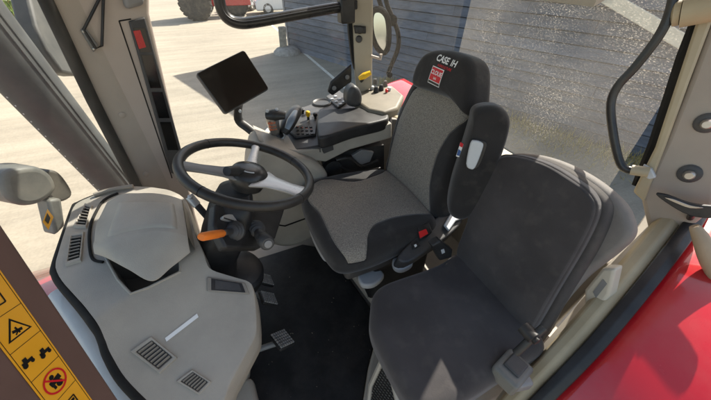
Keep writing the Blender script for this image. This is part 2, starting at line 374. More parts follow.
# green verge far off, upper left
GREEN = mk('green_verge_grass', (.10, .15, .025), .9, .5, 2); FLOW = mk('rust_red_flowers', (.4, .09, .05), .9)
v0 = [P(-60, -20, z=GZ), P(-40, 30, z=GZ), P(34, 30, z=GZ), P(70, -10, z=GZ), P(20, -25, z=GZ)]
gm = MB(); gx = P(8, 18, z=GZ)
for i in range(9000):
    a, b = random.random(), random.random()
    p = P(-70+130*a, -22+44*b, z=GZ) if False else gx+np.array((random.uniform(-9, .6), random.uniform(-2, 9), 0))
    h = random.uniform(.15, .4); an = random.uniform(0, 6.28); d = np.array((math.cos(an), math.sin(an), 0))
    gm.add([p-d*.05, p+d*.05, p+np.array((random.gauss(0, .1), random.gauss(0, .1), h))], [(0, 1, 2)], 1 if random.random() < .05 else 0)
o = gm.build('verge_grass', [GREEN, FLOW], smooth=False); o['kind'] = 'stuff'; o['label'] = 'green verge with rusty red flowers at the far edge of the yard'
# short timber post on a concrete foot beside the wall corner
pb = P(284, 53, z=GZ)
t = thing('bollard', pb, 'short grey timber post on a lumpy concrete foot by the wall corner', 'bollard')
MB().prism([pb+np.array(q) for q in ((-.14, -.1, .12), (.12, -.12, .12), (.14, .1, .12), (-.1, .12, .12))], (.04, .02, .72)).build('post', mk('weathered_grey_timber', (.3, .27, .22), .9, .3, 12), t, .02)
MB().lathe(pb+np.array((.1, -.1, -.02)), (0, 0, 1), [(.5, 0), (.48, .1), (.36, .2), (.2, .24), (.02, .25)], 18).build('concrete_foot', mk('old_concrete', (.3, .28, .25), .95, .3, 8, .6, 30), t)
# pale slanting bar added to stand in for a bright streak (upper right)
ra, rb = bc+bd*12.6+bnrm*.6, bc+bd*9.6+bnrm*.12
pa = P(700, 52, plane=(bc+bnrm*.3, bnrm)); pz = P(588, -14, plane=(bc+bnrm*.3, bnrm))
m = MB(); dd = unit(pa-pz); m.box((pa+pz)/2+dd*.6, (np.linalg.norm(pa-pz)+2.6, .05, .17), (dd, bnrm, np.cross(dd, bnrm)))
tag(m.build('streak_bar', mk('pale_streak', (.7, .62, .48), .7, .1, 8, .2, 60), None, .01), 'pale slanting bar standing in for a bright streak before the boarded wall', 'bright streak')

# ------------------------------------------------------------------ far vehicles
TYRE = mk('dusty_tyre_rubber', (.035, .035, .033), .85, .2, 6, .3, 30, dust=.5, dustcol=(.2, .17, .13))
def wheel(parent, c, r, wd, ax, lug=True, rimc=None, up=(0, 0, 1)):
    c = np.array(c, float); ax = unit(ax); m = MB()
    m.lathe(c-ax*wd/2, ax, [(r*.55, 0), (r*.9, 0), (r, wd*.12), (r, wd*.88), (r*.9, wd), (r*.55, wd), (r*.5, wd*.5)], 28)
    if lug:
        u = np.array((0, 0, 1.)); b = np.cross(ax, u)
        for i in range(20):
            a = 2*math.pi*i/20
            for s in (-1, 1):
                aa = a+(math.pi/20 if s > 0 else 0); rd = u*math.cos(aa)+b*math.sin(aa); tg = np.cross(ax, rd)
                m.box(c+rd*(r+.01)+ax*s*wd*.24, (wd*.5, .06, .08), (unit(ax+tg*.8*s), np.cross(unit(ax+tg*.8*s), rd), rd))
    o = m.build('wheel', TYRE, parent, smooth=True)
    MB().lathe(c-ax*wd*.3, ax, [(r*.2, 0), (r*.56, 0), (r*.56, wd*.6), (r*.2, wd*.55)], 20).build('rim', rimc or STEEL, o)
    return o
fp = P(214, 15, z=GZ)
t = thing('parked_tractor', fp, 'red tractor parked far across the sunlit yard', 'tractor')
AX = unit((.35, 1, 0)); BX = unit((1, -.3, 0))   # AX: axle line, BX: along the tractor (to its front)
BX = unit(np.array((1., -.12, 0))); AX = np.array((-BX[1], BX[0], 0))
r0 = P(200, 20.5, z=GZ)
wheel(t, r0+np.array((0, 0, .78)), .78, .5, AX); wheel(t, r0+AX*1.5+np.array((0, 0, .78)), .78, .5, AX)
f0 = P(239, 15.5, z=GZ)
wheel(t, f0+np.array((0, 0, .6)), .6, .42, AX); wheel(t, f0+AX*1.5+np.array((0, 0, .6)), .6, .42, AX)
mid = (r0+f0)/2+AX*.75
MB().box(mid+np.array((0, 0, .88))+BX*.3, (3.1, .8, .7), (BX, AX, (0, 0, 1))).build('chassis', REDPAINT, t, .04)
MB().box(mid+BX*.55+np.array((0, 0, 1.5)), (1.9, .75, .75), (BX, AX, (0, 0, 1))).build('bonnet', REDPAINT, t, .12, 3)
for s in (-.75, .75):
    MB().box(r0+AX*.75+AX*s+np.array((0, 0, 1.68)), (1.2, .55, .12), (BX, AX, (0, 0, 1))).build('mudguard', REDPAINT, t, .04)
    MB().box(f0+AX*.75+AX*s+np.array((0, 0, 1.28)), (.9, .44, .06), (BX, AX, (0, 0, 1))).build('mudguard', REDPAINT, t, .03)
MB().box(mid-BX*.95+np.array((0, 0, 2.2)), (1.2, 1.3, 1.3), (BX, AX, (0, 0, 1))).build('cab', mk('far_cab_glass', (.04, .05, .06), .1), t, .08)
MB().box(mid-BX*.95+np.array((0, 0, 2.95)), (1.5, 1.5, .18), (BX, AX, (0, 0, 1))).build('roof', REDPAINT, t, .06)
def car(px, py, label, paint, face, ln=4.0, h=1.5, van=False):
    base = P(px, py, z=GZ); X = unit(face); Y = np.array((-X[1], X[0], 0))
    t = thing('parked_car', base, label, 'car', 'cars parked in the yard')
    q = [(-.5, .22), (-.5, .75 if not van else .9), (-.44, .98), (-.34, h) if van else (-.38, .98), (-.28, h), (.12, h), (.30, .98), (.47, .85), (.5, .6), (.5, .22)]
    W = 1.7
    m = MB(); m.prism([base+X*a*ln+Y*(-W/2)+np.array((0, 0, z)) for a, z in q], Y*W); m.build('body', paint, t, .12, 3)
    gl = mk('car_window_glass', (.02, .025, .03), .08, 0, bump=0)
    for s in (-1, 1): MB().box(base-X*.06*ln+Y*s*(W/2)+np.array((0, 0, 1.18)), (ln*.46, .02, .3), (X, Y, (0, 0, 1))).build('side_window', gl, t, .008)
    MB().prism([base+X*.14*ln-Y*W*.42+np.array((0, 0, h-.06)), base+X*.285*ln-Y*W*.44+np.array((0, 0, 1.05)), base+X*.285*ln+Y*W*.44+np.array((0, 0, 1.05)), base+X*.14*ln+Y*W*.42+np.array((0, 0, h-.06))], X*.05+np.array((0, 0, .04))).build('windscreen', gl, t)
    for a in (-.31, .32):
        for s in (-1, 1): wheel(t, base+X*a*ln+Y*s*(W/2-.1)+np.array((0, 0, .32)), .32, .2, Y, False, SILVER)
    for s in (-1, 1): MB().box(base+X*.497*ln+Y*s*.6+np.array((0, 0, .68)), (.05, .35, .16), (X, Y, (0, 0, 1))).build('headlight', LGREY, t, .03)
    MB().box(base+X*.505*ln+np.array((0, 0, .42)), (.06, 1.4, .2), (X, Y, (0, 0, 1))).build('bumper', BLACK, t, .03)
    return t
car(288, 12.5, 'white parked car nearest the boarded building in the yard', mk('white_car_paint', (.75, .75, .74), .25, .02, 5, 0, coat=.5), (-1, .12, 0), 3.9)
car(251, 8, 'silver grey car parked between the red tractor and the white car', mk('grey_car_paint', (.3, .32, .35), .25, .02, 5, 0, coat=.5), (-.6, -.8, 0), 3.9)

# ------------------------------------------------------------------ the cab
cab = thing('tractor_cab', (0, 0, -.05), 'tractor cab shell with mauve grey pillars, tan frame and dusty glass', 'tractor cab')
# floor shell and platform under the seats
MB().prism([(-.95, -.45, -.12), (-.45, -.62, -.12), (.15, -.72, -.12), (.75, -.6, -.12), (.8, .7, -.12), (-.75, .62, -.12), (-.95, .4, -.12)], (0, 0, .12)).build('floor', BEIGED, cab, .01)
# roof
MB().prism([(-.98, -.45, 1.66), (-.6, -.74, 1.66), (.76, -.70, 1.66), (.86, -.5, 1.66), (.86, .55, 1.66), (.75, .8, 1.66), (-.62, .8, 1.66), (-.98, .5, 1.66)], (0, 0, .14)).build('roof', BEIGE, cab, .04, 3)
# right front pillar
pl = (np.array((-.74, .62, 0)), unit((.35, -1, 0)))
def PP(px, py): return P(px, py, plane=pl)
pil = MB(); back = np.array((-.03, .09, 0))
pil.prism([PP(30, -40), PP(150, -40), PP(150, 14), PP(181, 150), PP(196, 215), PP(210, 260), PP(186, 290), PP(143, 192), PP(96, 100), PP(48, 0)], back)
ap = pil.build('pillar', PILLAR, cab, .012, 3)
MB().tube([P(x, y, plane=(pl[0]+pl[1]*.004, pl[1])) for x, y in ((26, -40), (45.5, 0), (92.5, 100), (140, 193), (184, 288))], .021, 10).build('windscreen_seal', RUBBER, cab)
n_ = pl[1]
m = MB(); m.prism([PP(128, 21), PP(144, 17), PP(181, 150), PP(181, 176), PP(170, 172)], n_*.012)
o = m.build('gauge_panel', CHAR, ap, .004)
def quad(a, b, s0, s1, left0, right0, left1, right1): pass
m = MB()
for (ya, yb) in ((28, 52), (55, 88), (92, 118), (122, 150)):
    def ed(y, k):
        L0 = np.array((128, 21.)); L1 = np.array((170, 172.)); R0 = np.array((144, 17.)); R1 = np.array((181, 150.))
        tl = (y-21)/151; a = L0+(L1-L0)*tl; b = R0+(R1-R0)*min(1, (y-17)/133); return a+(b-a)*k
    m.prism([P(*ed(ya, .22), plane=(pl[0]+n_*.0125, n_)), P(*ed(ya, .85), plane=(pl[0]+n_*.0125, n_)), P(*ed(yb, .85), plane=(pl[0]+n_*.0125, n_)), P(*ed(yb, .22), plane=(pl[0]+n_*.0125, n_))], n_*.002)
m.build('gauge_screen', SCREEN, o)
m = MB(); m.prism([P(x, y, plane=(pl[0]+n_*.015, n_)) for x, y in ((133, 31), (140, 30), (146, 47), (139, 49))], n_*.002); m.build('warning_lamp', mk('dim_red_lens', (.5, .03, .03), .3), o)
for x, y in ((122, 115), (146, 174)): MB().lathe(PP(x, y)-n_*.004, n_, [(.012, 0), (.012, .007), (.009, .009), (.003, .0095)], 16).build('trim_plug', PILLAR, ap)
m = MB(); m.tube([PP(119, 21)+n_*.001, PP(172, 178)+n_*.001], .0022, 6); m.tube([PP(119, 21)+n_*.001, PP(131, 19)+n_*.001], .0022, 6); m.build('panel_gap', RUBBER, ap)
# bag hook on this pillar
hk = thing('coat_hook', PP(95, 40), 'black triangular wire hook on a small plate on the front pillar', 'hook')
m = MB(); m.tube([PP(104, -12)+n_*.012, PP(83, 29)+n_*.016, PP(95, 48)+n_*.016, PP(101, 45)+n_*.016, PP(103, -12)+n_*.012], .0045, 8); m.build('wire_loop', BLACK, hk)
m = MB(); m.prism([PP(80, 30), PP(84, 26), PP(98, 45), PP(93, 52)], n_*.012); m.build('mounting_plate', GREYP, hk, .003)
for q in ((83, 31), (93.5, 48.5)): MB().lathe(PP(*q)+n_*.012, n_, [(.005, 0), (.005, .003), (.003, .004)], 10).build('screw', STEEL, hk)
m = MB(); m.prism([PP(118, -12), PP(140, -16), PP(142, 4), PP(124, 9)], n_*.04); m.build('speaker_cap', GREYP, ap, .012)
# right rear pillar (between door glass and quarter glass)
bp = (np.array((.29, .76, 0)), unit((-.5, -1, 0)))
def BP(px, py): return P(px, py, plane=bp)
pb_ = MB().prism([BP(345, -60), BP(378, -60), BP(373, 0), BP(372, 88), BP(357, 96), BP(354, 70), BP(351, 0)], (.03, .07, 0)).build('pillar', mk('tan_grey_pillar_trim', (.38, .34, .265), .6, .06, 7, .15, 500, dust=.15), cab, .01, 3)
MB().prism([BP(344, -60), BP(351, -60), BP(351, 0), BP(354, 58), BP(354.5, 70), BP(352, 60), BP(349, 34)], np.array((.0, .02, 0))-bp[1]*.01).build('door_seal', RUBBER, cab)
bn = bp[1]
m = MB(); m.prism([BP(353, 0), BP(357.5, 0), BP(357.5, 9), BP(353, 10)], bn*.012); m.build('rocker_switch', BLACK, pb_, .003)
m = MB(); m.prism([BP(353.5, 25), BP(366, 26), BP(366, 33), BP(355, 33)], bn*.02); m.lathe(BP(360, 29)+bn*.02, bn, [(.02, 0), (.018, .012), (.008, .014)], 14); m.build('socket', BLACK, pb_, .004)
m = MB(); m.lathe(BP(359, 39), bn, [(.017, 0), (.017, .008), (.012, .014), (.004, .012)], 16); m.build('socket', CHAR, pb_)
m = MB(); m.tube([BP(371, 56), BP(381, 59), BP(381, 54)], .008, 8); m.build('peg', PILLAR, pb_)
# black bracket plate at the door sill
m = MB(); m.prism([P(x, y, y=.74) for x, y in ((352, 64), (352, 82), (333, 96), (328, 92), (331, 82))], (0, .02, 0)); o = m.build('latch_plate', BLACK, cab, .008)
for x, y in ((334, 88), (347, 77)): MB().lathe(P(x, y, y=.738), (0, -1, 0), [(.012, 0), (.012, .006), (.006, .007)], 12).build('bolt', GREYP, o)
# glass
def windscreen():
    v, f = [], []; n = 40
    for i in range(n+1):
        y = -.45+1.08*i/n
        for z in (-.1, .4, .9, 1.66): v.append((-1.03+.95*(y-.08)**2+.05*(1.66-z)*0, y, z))
    for i in range(n):
        for j in range(3): f.append((i*4+j, (i+1)*4+j, (i+1)*4+j+1, i*4+j+1))
    return mesh_obj('windscreen', v, f, GLASSF, cab)
windscreen()
MB().poly([(-.66, .70, .1), (.27, .80, .1), (.27, .80, 1.66), (-.66, .70, 1.66)]).build('door_glass', GLASSD, cab, smooth=False)
MB().poly([(.34, .79, .55), (.78, .56, .6), (.80, .56, 1.66), (.34, .79, 1.66)]).build('quarter_glass', GLASSQ, cab, smooth=False)
MB().poly([(.79, .54, .62), (.80, -.40, .62), (.86, -.36, 1.66), (.84, .54, 1.66)]).build('rear_glass', GLASSR, cab, smooth=False)
# left rear pillar
cp = (np.array((.62, -.5, 0)), unit((-1, -.35, .12)))
def CP(px, py, o=0): return P(px, py, plane=(cp[0]+cp[1]*o, cp[1]))
cn = cp[1]
PILL2 = mk('darker_beige_pillar_trim', (.32, .275, .23), .6, .06, 7, .15, 500, dust=.15)  # one even beige, darker than the mauve grey trim
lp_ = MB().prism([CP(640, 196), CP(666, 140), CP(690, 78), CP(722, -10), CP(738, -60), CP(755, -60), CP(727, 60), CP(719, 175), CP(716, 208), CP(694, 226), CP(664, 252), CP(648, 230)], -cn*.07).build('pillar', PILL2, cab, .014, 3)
MB().prism([CP(634, 190, -.01), CP(656, 146, -.01), CP(686, 55, -.01), CP(704, 0, -.01), CP(712, -60, -.01), CP(745, -60, -.01), CP(724, -10, -.01), CP(690, 80, -.01), CP(667, 143, -.01), CP(645, 200, -.01)], cn*.022).build('pillar_frame', TAN, cab, .006)
MB().tube([CP(637, 185, -.03), CP(654, 143, -.03), CP(683, 55, -.03), CP(697, 20, -.03), CP(712, -40, -.03)], .014, 8).build('glass_seal', RUBBER, cab)
for i, (x, y) in enumerate(((707, 123), (689.5, 173.5))):
    m = MB(); c = CP(x, y, .0); m.lathe(c, cn, [(.026, 0), (.026, .004), (.02, .008), (.012, .008)], 22); o = m.build('fastener', CHAR, lp_)
    MB().lathe(c+cn*.008, cn, [(.013, 0), (.013, .012), (.009, .018), (.003, .018)], 14).build('bolt', STEEL, o)
# striker catch
m = MB(); m.prism([CP(644, 163, .012), CP(653, 168, .012), CP(657, 176, .012), CP(649, 178, .012), CP(643, 172, .012)], cn*.02); m.build('catch', LGREY, lp_, .004)
# roof rail end block at upper right
MB().prism([(.80, -.07, 1.22), (.82, .56, 1.22), (.55, .70, 1.22), (.36, .80, 1.26), (.44, .82, 1.3), (.86, .6, 1.26), (.86, -.09, 1.26)], (0, 0, .43)).build('unseen_sun_block', BEIGE, cab)  # unseen block added to keep sun off the seat cushions
m = MB(); m.tube([CP(682, 12, .04), CP(730, 2, .04)], .035, 14); m.lathe(CP(681, 12, .04), unit(CP(681, 12, .04)-CP(730, 2, .04)), [(.03, 0), (.03, .012), (.022, .016)], 14); m.build('roof_rail', TAN, cab)
# lower rear frame: tan ledge, black sill seal
def on_arc(px, py, cx=1.0, cz=-.25, rr=.998):
    d = FW + RT*(px-355.5)/F + UP*(200-py)/F; o = CAM-np.array((cx, 0, cz))
    a = d[0]**2+d[2]**2; b = 2*(o[0]*d[0]+o[2]*d[2]); c = o[0]**2+o[2]**2-rr**2
    return CAM+d*((-b-math.sqrt(b*b-4*a*c))/(2*a))
SILL = [on_arc(x, y) for x, y in ((505, 440), (522, 420), (541, 400), (590, 350), (643, 287), (691, 224))]
SILL.append(SILL[-1]+np.array((.16, .05, .045)))
def sillpt(t):
    pts = SILL
    s = spline(pts, 8); i = t*(len(s)-1); a = int(i); b = min(a+1, len(s)-1); return s[a]+(s[b]-s[a])*(i-a)
sp = [sillpt(i/30) for i in range(31)]
def ribbon(mb, pts, prof, side=np.array((0, -1., 0))):
    n = len(prof); v = []
    for i, p in enumerate(pts):
        t = unit(pts[min(i+1, len(pts)-1)]-pts[max(i-1, 0)]); u = unit(side-t*np.dot(side, t)); q = np.cross(u, t)
        q = q if q[2] > 0 else -q
        for a, b in prof: v.append(p+u*a+q*b)
    f = [(i*n+j, i*n+(j+1) % n, (i+1)*n+(j+1) % n, (i+1)*n+j) for i in range(len(pts)-1) for j in range(n)]
    f += [tuple(range(n)), tuple(range((len(pts)-1)*n, len(pts)*n))]
    mb.add(v, f)
m = MB(); ribbon(m, sp, [(-.018, 0), (.022, 0), (.022, .010), (.004, .022), (-.018, .02)]); m.build('sill_seal', mk('dusty_black_sill', (.012, .012, .013), .4, .3, 12, .2, 120, dust=.2, dustcol=(.1, .09, .075)), cab, .003)
m = MB(); ribbon(m, sp, [(-.075, -.05), (-.0185, -.05), (-.0185, .006), (-.04, .018), (-.064, .012), (-.075, -.01)]); m.build('sill_frame', TAN, cab, .004)
m = MB(); ribbon(m, sp, [(-.10, -.4), (-.0755, -.4), (-.0755, -.06), (-.10, -.09)]); m.build('side_wall', BEIGE, cab, .004)
MB().prism([(-.25, .66, .0), (.34, .73, .0), (.60, .60, .0), (.60, .60, .58), (.34, .73, .60), (.1, .70, .5), (-.25, .66, .2)], (0, .03, 0)).build('side_wall', BEIGED, cab, .006)
# rear bulkhead and parcel shelf behind the seats
MB().prism([(.58, -.58, .0), (.66, -.58, .52), (.82, -.42, .56), (.82, .55, .56), (.66, .72, .52), (.58, .72, .0)], (.04, 0, 0)).build('rear_bulkhead', BEIGED, cab, .01)
MB().prism([(.52, -.54, .56), (.80, -.42, .585), (.80, .56, .585), (.52, .7, .56)], (0, 0, .03)).build('parcel_shelf', TAN, cab, .01)
# step of the seat platform
MB().prism([P(322, 246, z=.05), P(345, 270, z=.05), P(376, 312, z=.05), P(378, 335, z=.05), P(368, 372, z=.05), P(362, 410, z=.05), P(390, 470, z=.05), (.6, -.68, .05), (.6, .4, .05), (-.1, .45, .05)], (0, 0, .05)).build('seat_platform', BEIGE, cab, .012, 3)
# door sill corner
MB().prism([P(215, 405, z=.06), P(236, 378, z=.06), P(252, 377, z=.06), P(262, 420, z=.06), P(240, 480, z=.06)], (0, 0, -.08)).build('door_sill', BEIGE, cab, .015, 3)

# left front pillar with warning decals
lpa, lpb = P(0, 308, d=.40), P(66, 397, d=.45)
ax = unit(lpb-lpa); nrm = unit(-(FW + RT*(30-355.5)/F + UP*(200-330)/F)); nrm = unit(nrm-ax*np.dot(nrm, ax)); wd = np.cross(nrm, ax); 
if np.dot(wd, RT) < 0: wd = -wd
wd, nrm = unit(wd*math.cos(R(42))-nrm*math.sin(R(42))), unit(nrm*math.cos(R(42))+wd*math.sin(R(42)))
A0 = lpa-ax*.6; LEN = 1.35
lfp = MB()
lfp.prism([A0-wd*.16, A0+wd*.066, A0+wd*.066+ax*LEN, A0-wd*.16+ax*LEN], -nrm*.05)
lfo = lfp.build('pillar', BROWN, cab, .008, 3)
# decal strip: local s along ax from lpa (metres), q across (0 right edge)
def D(s, q, h=.0): return lpa+ax*s+wd*(q+.0)+nrm*(.0012+h)
dec = MB(); yl, yr = -.027, .026
def rect(s0, s1, q0, q1, mi, h): dec.poly([D(s0, q0, h), D(s1, q0, h), D(s1, q1, h), D(s0, q1, h)], mi)
rect(-.1, .40, yl, yr, 0, 0)
def line(a, b, wdt, mi, h):
    a, b = np.array(a), np.array(b); d = unit(b-a); n2 = np.array((-d[1], d[0]))*wdt/2
    dec.poly([D(*(a-n2), h), D(*(b-n2), h), D(*(b+n2), h), D(*(a+n2), h)], mi)
def disc(c, r, mi, h, n=28, r2=0):
    if r2:
        for i in range(n):
            a0, a1 = 2*math.pi*i/n, 2*math.pi*(i+1)/n
            dec.poly([D(c[0]+r2*math.cos(a0), c[1]+r2*math.sin(a0), h), D(c[0]+r*math.cos(a0), c[1]+r*math.sin(a0), h), D(c[0]+r*math.cos(a1), c[1]+r*math.sin(a1), h), D(c[0]+r2*math.cos(a1), c[1]+r2*math.sin(a1), h)], mi)
    else: dec.poly([D(c[0]+r*math.cos(2*math.pi*i/n), c[1]+r*math.sin(2*math.pi*i/n), h) for i in range(n)], mi)
H1, H2, H3 = .0004, .0007, .001
cells = [-.0885+.049*i for i in range(10)]
for q in (yl+.003, yr-.003): line((-.1, q), (.40, q), .0008, 1, H1)
for s in cells: line((s, yl+.003), (s, yr-.003), .0008, 1, H1)
qc = (yl+yr)/2
def tri_sign(s):
    c = s+.0245
    dec.poly([D(c+.012, qc-.0175, H1), D(c+.012, qc+.0175, H1), D(c-.0165, qc, H1)], 1)
    dec.poly([D(c+.0098, qc-.0135, H2), D(c+.0098, qc+.0135, H2), D(c-.012, qc, H2)], 0)
    line((c+.002, qc-.007), (c+.005, qc+.006), .004, 1, H3); line((c-.002, qc-.001), (c+.008, qc+.001), .0025, 1, H3); line((c+.008, qc-.005), (c+.003, qc+.002), .002, 1, H3)
def machines(s):
    for dq in (-.0, ):
        for k in (-.0125, .0115):
            c = (s+.0255+k*.25, qc+k)
            disc((c[0]+.004, c[1]-.005), .0036, 1, H2); disc((c[0]+.004, c[1]+.006), .0027, 1, H2); line((c[0]+.0005, c[1]-.008), (c[0]+.0005, c[1]+.008), .0045, 1, H2); line((c[0]-.004, c[1]-.005), (c[0]-.004, c[1]+.001), .005, 1, H2)
def forbid(s):
    c = (s+.0245, qc)
    line((c[0]+.001, c[1]-.008), (c[0]-.002, c[1]+.010), .008, 1, H1); disc((c[0]-.008, c[1]-.001), .0035, 1, H1); disc((c[0]+.007, c[1]+.004), .005, 1, H2); line((c[0]-.004, c[1]-.006), (c[0]+.010, c[1]-.004), .004, 1, H2)
    disc(c, .0178, 2, H3, 32, .0152); line((c[0]-.0115, c[1]-.0115), (c[0]+.0115, c[1]+.0115), .0026, 2, H3+.0003)
def panel_icon(s):
    c = s+.0245
    for a, b in (((c-.011, qc-.009), (c-.011, qc+.009)), ((c+.011, qc-.009), (c+.011, qc+.009)), ((c-.011, qc-.009), (c+.011, qc-.009)), ((c-.011, qc+.009), (c+.011, qc+.009))): line(a, b, .002, 1, H2)
    line((c-.006, qc-.007), (c-.006, qc+.007), .004, 1, H2)
panel_icon(cells[0]); panel_icon(cells[1]); tri_sign(cells[2]); machines(cells[3]); forbid(cells[4]); panel_icon(cells[5]); tri_sign(cells[6]); panel_icon(cells[7])
dec.build('warning_decal', [STICKY, STICKK, STICKR], lfo, smooth=False)

# ------------------------------------------------------------------ outside of the cab
# right-hand exhaust stack
EXH = mk('grey_heat_shield', (.04, .045, .047), .6, .2, 8, .1, 60, dust=.2, dustcol=(.16, .15, .13))
e0, e1 = P(98, 200, x=-1.22), P(32, 40, x=-1.22)
ea, ez = P(-75, -38, x=-1.35), P(128, 198, x=-1.2)
ex = unit(ez-ea); eL = np.linalg.norm(ez-ea)
t = thing('exhaust_stack', ez-np.array((0, 0, .3)), 'grey leaning exhaust stack outside the windscreen with a row of pale rivets', 'exhaust')
def er(h): return .135-.035*h/eL
m = MB(); m.lathe(ea, ex, [(.10, 0), (er(0), .03), (er(eL), eL), (.09, eL+.35), (.06, eL+.45)], 32)
sv = unit(np.cross(ex, unit(CAM-ez))); fv = unit(CAM-ez); fv = unit(fv-ex*np.dot(fv, ex)); sv = np.cross(ex, fv); sv = sv if np.dot(sv, RT) < 0 else -sv
for k in range(44):
    h = .1+k*.045; dd = unit(sv*.9+fv*.45); m.lathe(ea+ex*h+dd*er(h), dd, [(.004, -.002), (.004, .002)], 8, 1)
for q in (-.35, -.55): 
    dd = unit(sv*q+fv*.6); m.tube([ea+ex*h+dd*er(h) for h in (.05, eL)], .006, 6)
m.build('heat_shield', [EXH, LGREY], t)
MB().lathe(ea-ex*.3, ex, [(.05, 0), (.06, .0), (.06, .35), (.03, .35)], 24).build('pipe', STEEL, t)
# exterior mirror hanging beyond the front pillar
mc = P(60, 40, x=-1.25)
t = thing('wing_mirror', mc, 'grey wing mirror hanging outside the front pillar on its arm', 'mirror')
mx_ = [P(x, y, x=-1.25) for x, y in ((24, -24), (50, -24), (60, 8), (74, 42), (83, 70), (77, 76), (63, 73), (47, 50), (36, 25))]
MB().prism(mx_, (-.10, .03, 0)).build('housing', mk('mirror_housing_grey', (.05, .055, .055), .6, .1, 10, dust=.1), t, .02, 3)
MB().tube([P(34, -10, x=-1.3), P(34, -60, x=-1.25), (-.8, .68, 1.6)], .016, 10, smooth=5).build('arm', BLACK, t)
# grey rounded form added to stand in for a windscreen reflection
wl = (np.array((-1.16, .2, 0)), unit((.8, -.6, .0)))
def WP(px, py): return P(px, py, plane=wl)
wc = WP(40, 200)
t = thing('reflection_form', WP(58, 232), 'pale grey rounded form standing in for a reflection in the windscreen', 'reflection')
REFLG = mk('pale_grey_reflection', (.13, .13, .12), .5, .1, 10, .1, 200, dust=.3)
MB().prism([WP(*q) for q in spline([np.array(a, float) for a in ((3, 184), (5, 174), (18, 168), (38, 167), (52, 175), (57, 190), (42, 203), (24, 206), (9, 199))], 4, True)], (-.09, .07, 0)).build('housing', REFLG, t, .018, 3)
MB().prism([WP(*q)+np.array((-.02, .015, 0)) for q in spline([np.array(a, float) for a in ((52, 174), (62, 172), (72, 182), (78, 196), (66, 203), (54, 196))], 4, True)], (-.08, .06, 0)).build('side_lobe', mk('brown_grey_reflection', (.11, .10, .085), .5, .1, 10, dust=.3), t, .012, 3)
MB().prism([WP(48, 200), WP(62, 198), WP(66, 226), WP(56, 236)], (-.05, .04, 0)).build('stalk', REFLG, t, .01)
# yellow sticker on the windscreen
def wsx(y): return -1.03+.95*(y-.08)**2
def WS(px, py, off=.003):
    lo, hi = .2, 3.
    d = FW + RT*(px-355.5)/F + UP*(200-py)/F
    for _ in range(50):
        md = (lo+hi)/2; p = CAM+d*md
        if p[0] > wsx(p[1]): lo = md
        else: hi = md
    return CAM+d*(lo-off)
m = MB(); m.poly([WS(47.5, 209), WS(53.5, 217), WS(48.5, 230), WS(42.5, 222)], 0); m.poly([WS(47.5, 213, .005), WS(50.5, 218, .005), WS(48.5, 224, .005), WS(45, 220.5, .005)], 1)
tag(m.build('warning_sticker', [STICKY, STICKK], smooth=False), 'small yellow and black sticker stuck low on the windscreen', 'sticker')
# bonnet of this tractor
bo = MB()
secs = []
for x, hw, z in ((-1.12, .54, .42), (-1.6, .54, .40), (-2.3, .40, .30), (-2.75, .36, .18), (-2.9, .30, -.1)):
    secs.append([(x, .0+hw*math.cos(a)*1.0 if True else 0, z-.5+.5*max(0, math.sin(a))**.35) for a in np.linspace(0, math.pi, 21)])
n = 21; v = [p for s in secs for p in s]; f = [(i*n+j, i*n+j+1, (i+1)*n+j+1, (i+1)*n+j) for i in range(len(secs)-1) for j in range(n-1)]
bo.add(v, f+[tuple(range((len(secs)-1)*n, len(secs)*n))])
tag(bo.build('bonnet', REDPAINT), 'red tractor bonnet seen low through the windscreen', 'bonnet')
# rear fenders
def fender(name, y0, y1, label, lower=0, edge=None, end=75):
    v, f = [], []; n = 40; cx, cz, rr = 1.0, -.22-lower, .98
    ys = np.linspace(0, 1, 14)
    for i in range(n+1):
        a = R(178)-(R(178)-R(end))*i/n
        for q in ys:
            yy = edge(cx+rr*math.cos(a)) if edge else y0; y = yy+(y1-yy)*q; dr = -.10*max(0, (q-.75)/.25)**2.2
            v.append((cx+(rr+dr)*math.cos(a), y, cz+(rr+dr)*math.sin(a)))
    k = len(ys); f = [(i*k+j, (i+1)*k+j, (i+1)*k+j+1, i*k+j+1) for i in range(n) for j in range(k-1)]
    o = mesh_obj(name, v, f, REDPAINT); md = o.modifiers.new('solid', 'SOLIDIFY'); md.thickness = .006; md.offset = -1
    return tag(o, label, 'fender')
sxs = [p[0] for p in sp]; sys_ = [p[1]-.004 for p in sp]; print('SILL', [tuple(np.round(p, 3)) for p in sp[::5]])
sxs += [1.0, 1.2]; sys_ += [-.42, -.40]
def sill_edge(x): return float(np.interp(x, sxs, sys_))
for o in (fender('rear_fender', -.62, -1.25, 'glossy red left rear fender below the black sill seal', .03, sill_edge, 45),
          fender('rear_fender', .84, 1.3, 'red right rear fender seen through the far side glass', .13, None, 96)): o['group'] = 'rear fenders'
# mirror with curved arm beyond the far quarter glass
t = thing('side_mirror', P(382, 33, y=.98), 'oval black framed mirror on a curved arm beyond the far pillar', 'mirror')
mp_ = (P(382, 33, y=.98), unit((-.45, -1, .1)))
def MP(px, py, o=0): return P(px, py, plane=(mp_[0]+mp_[1]*o, mp_[1]))
ov = [MP(*q) for q in spline([np.array(a, float) for a in ((371, 18), (374, 10.5), (381, 10), (387, 17), (389, 32), (388, 47), (383.5, 53), (377, 47), (372, 34))], 5, True)]
MB().prism(ov, -mp_[1]*.05).build('housing', BLACKM, t, .01, 3)
MB().tube(ov+[ov[0], ov[1]], .017, 8).build('rim', BLACKM, t)
cen = sum(ov)/len(ov); MB().poly([cen+(p-cen)*.95+mp_[1]*.004 for p in ov]).build('mirror_glass', MIRROR, t, smooth=False)
MB().tube([MP(378, -30, -.03), MP(379, 0, -.03), MP(382, 9, -.03)], .013, 10).build('arm', BLACKM, t)
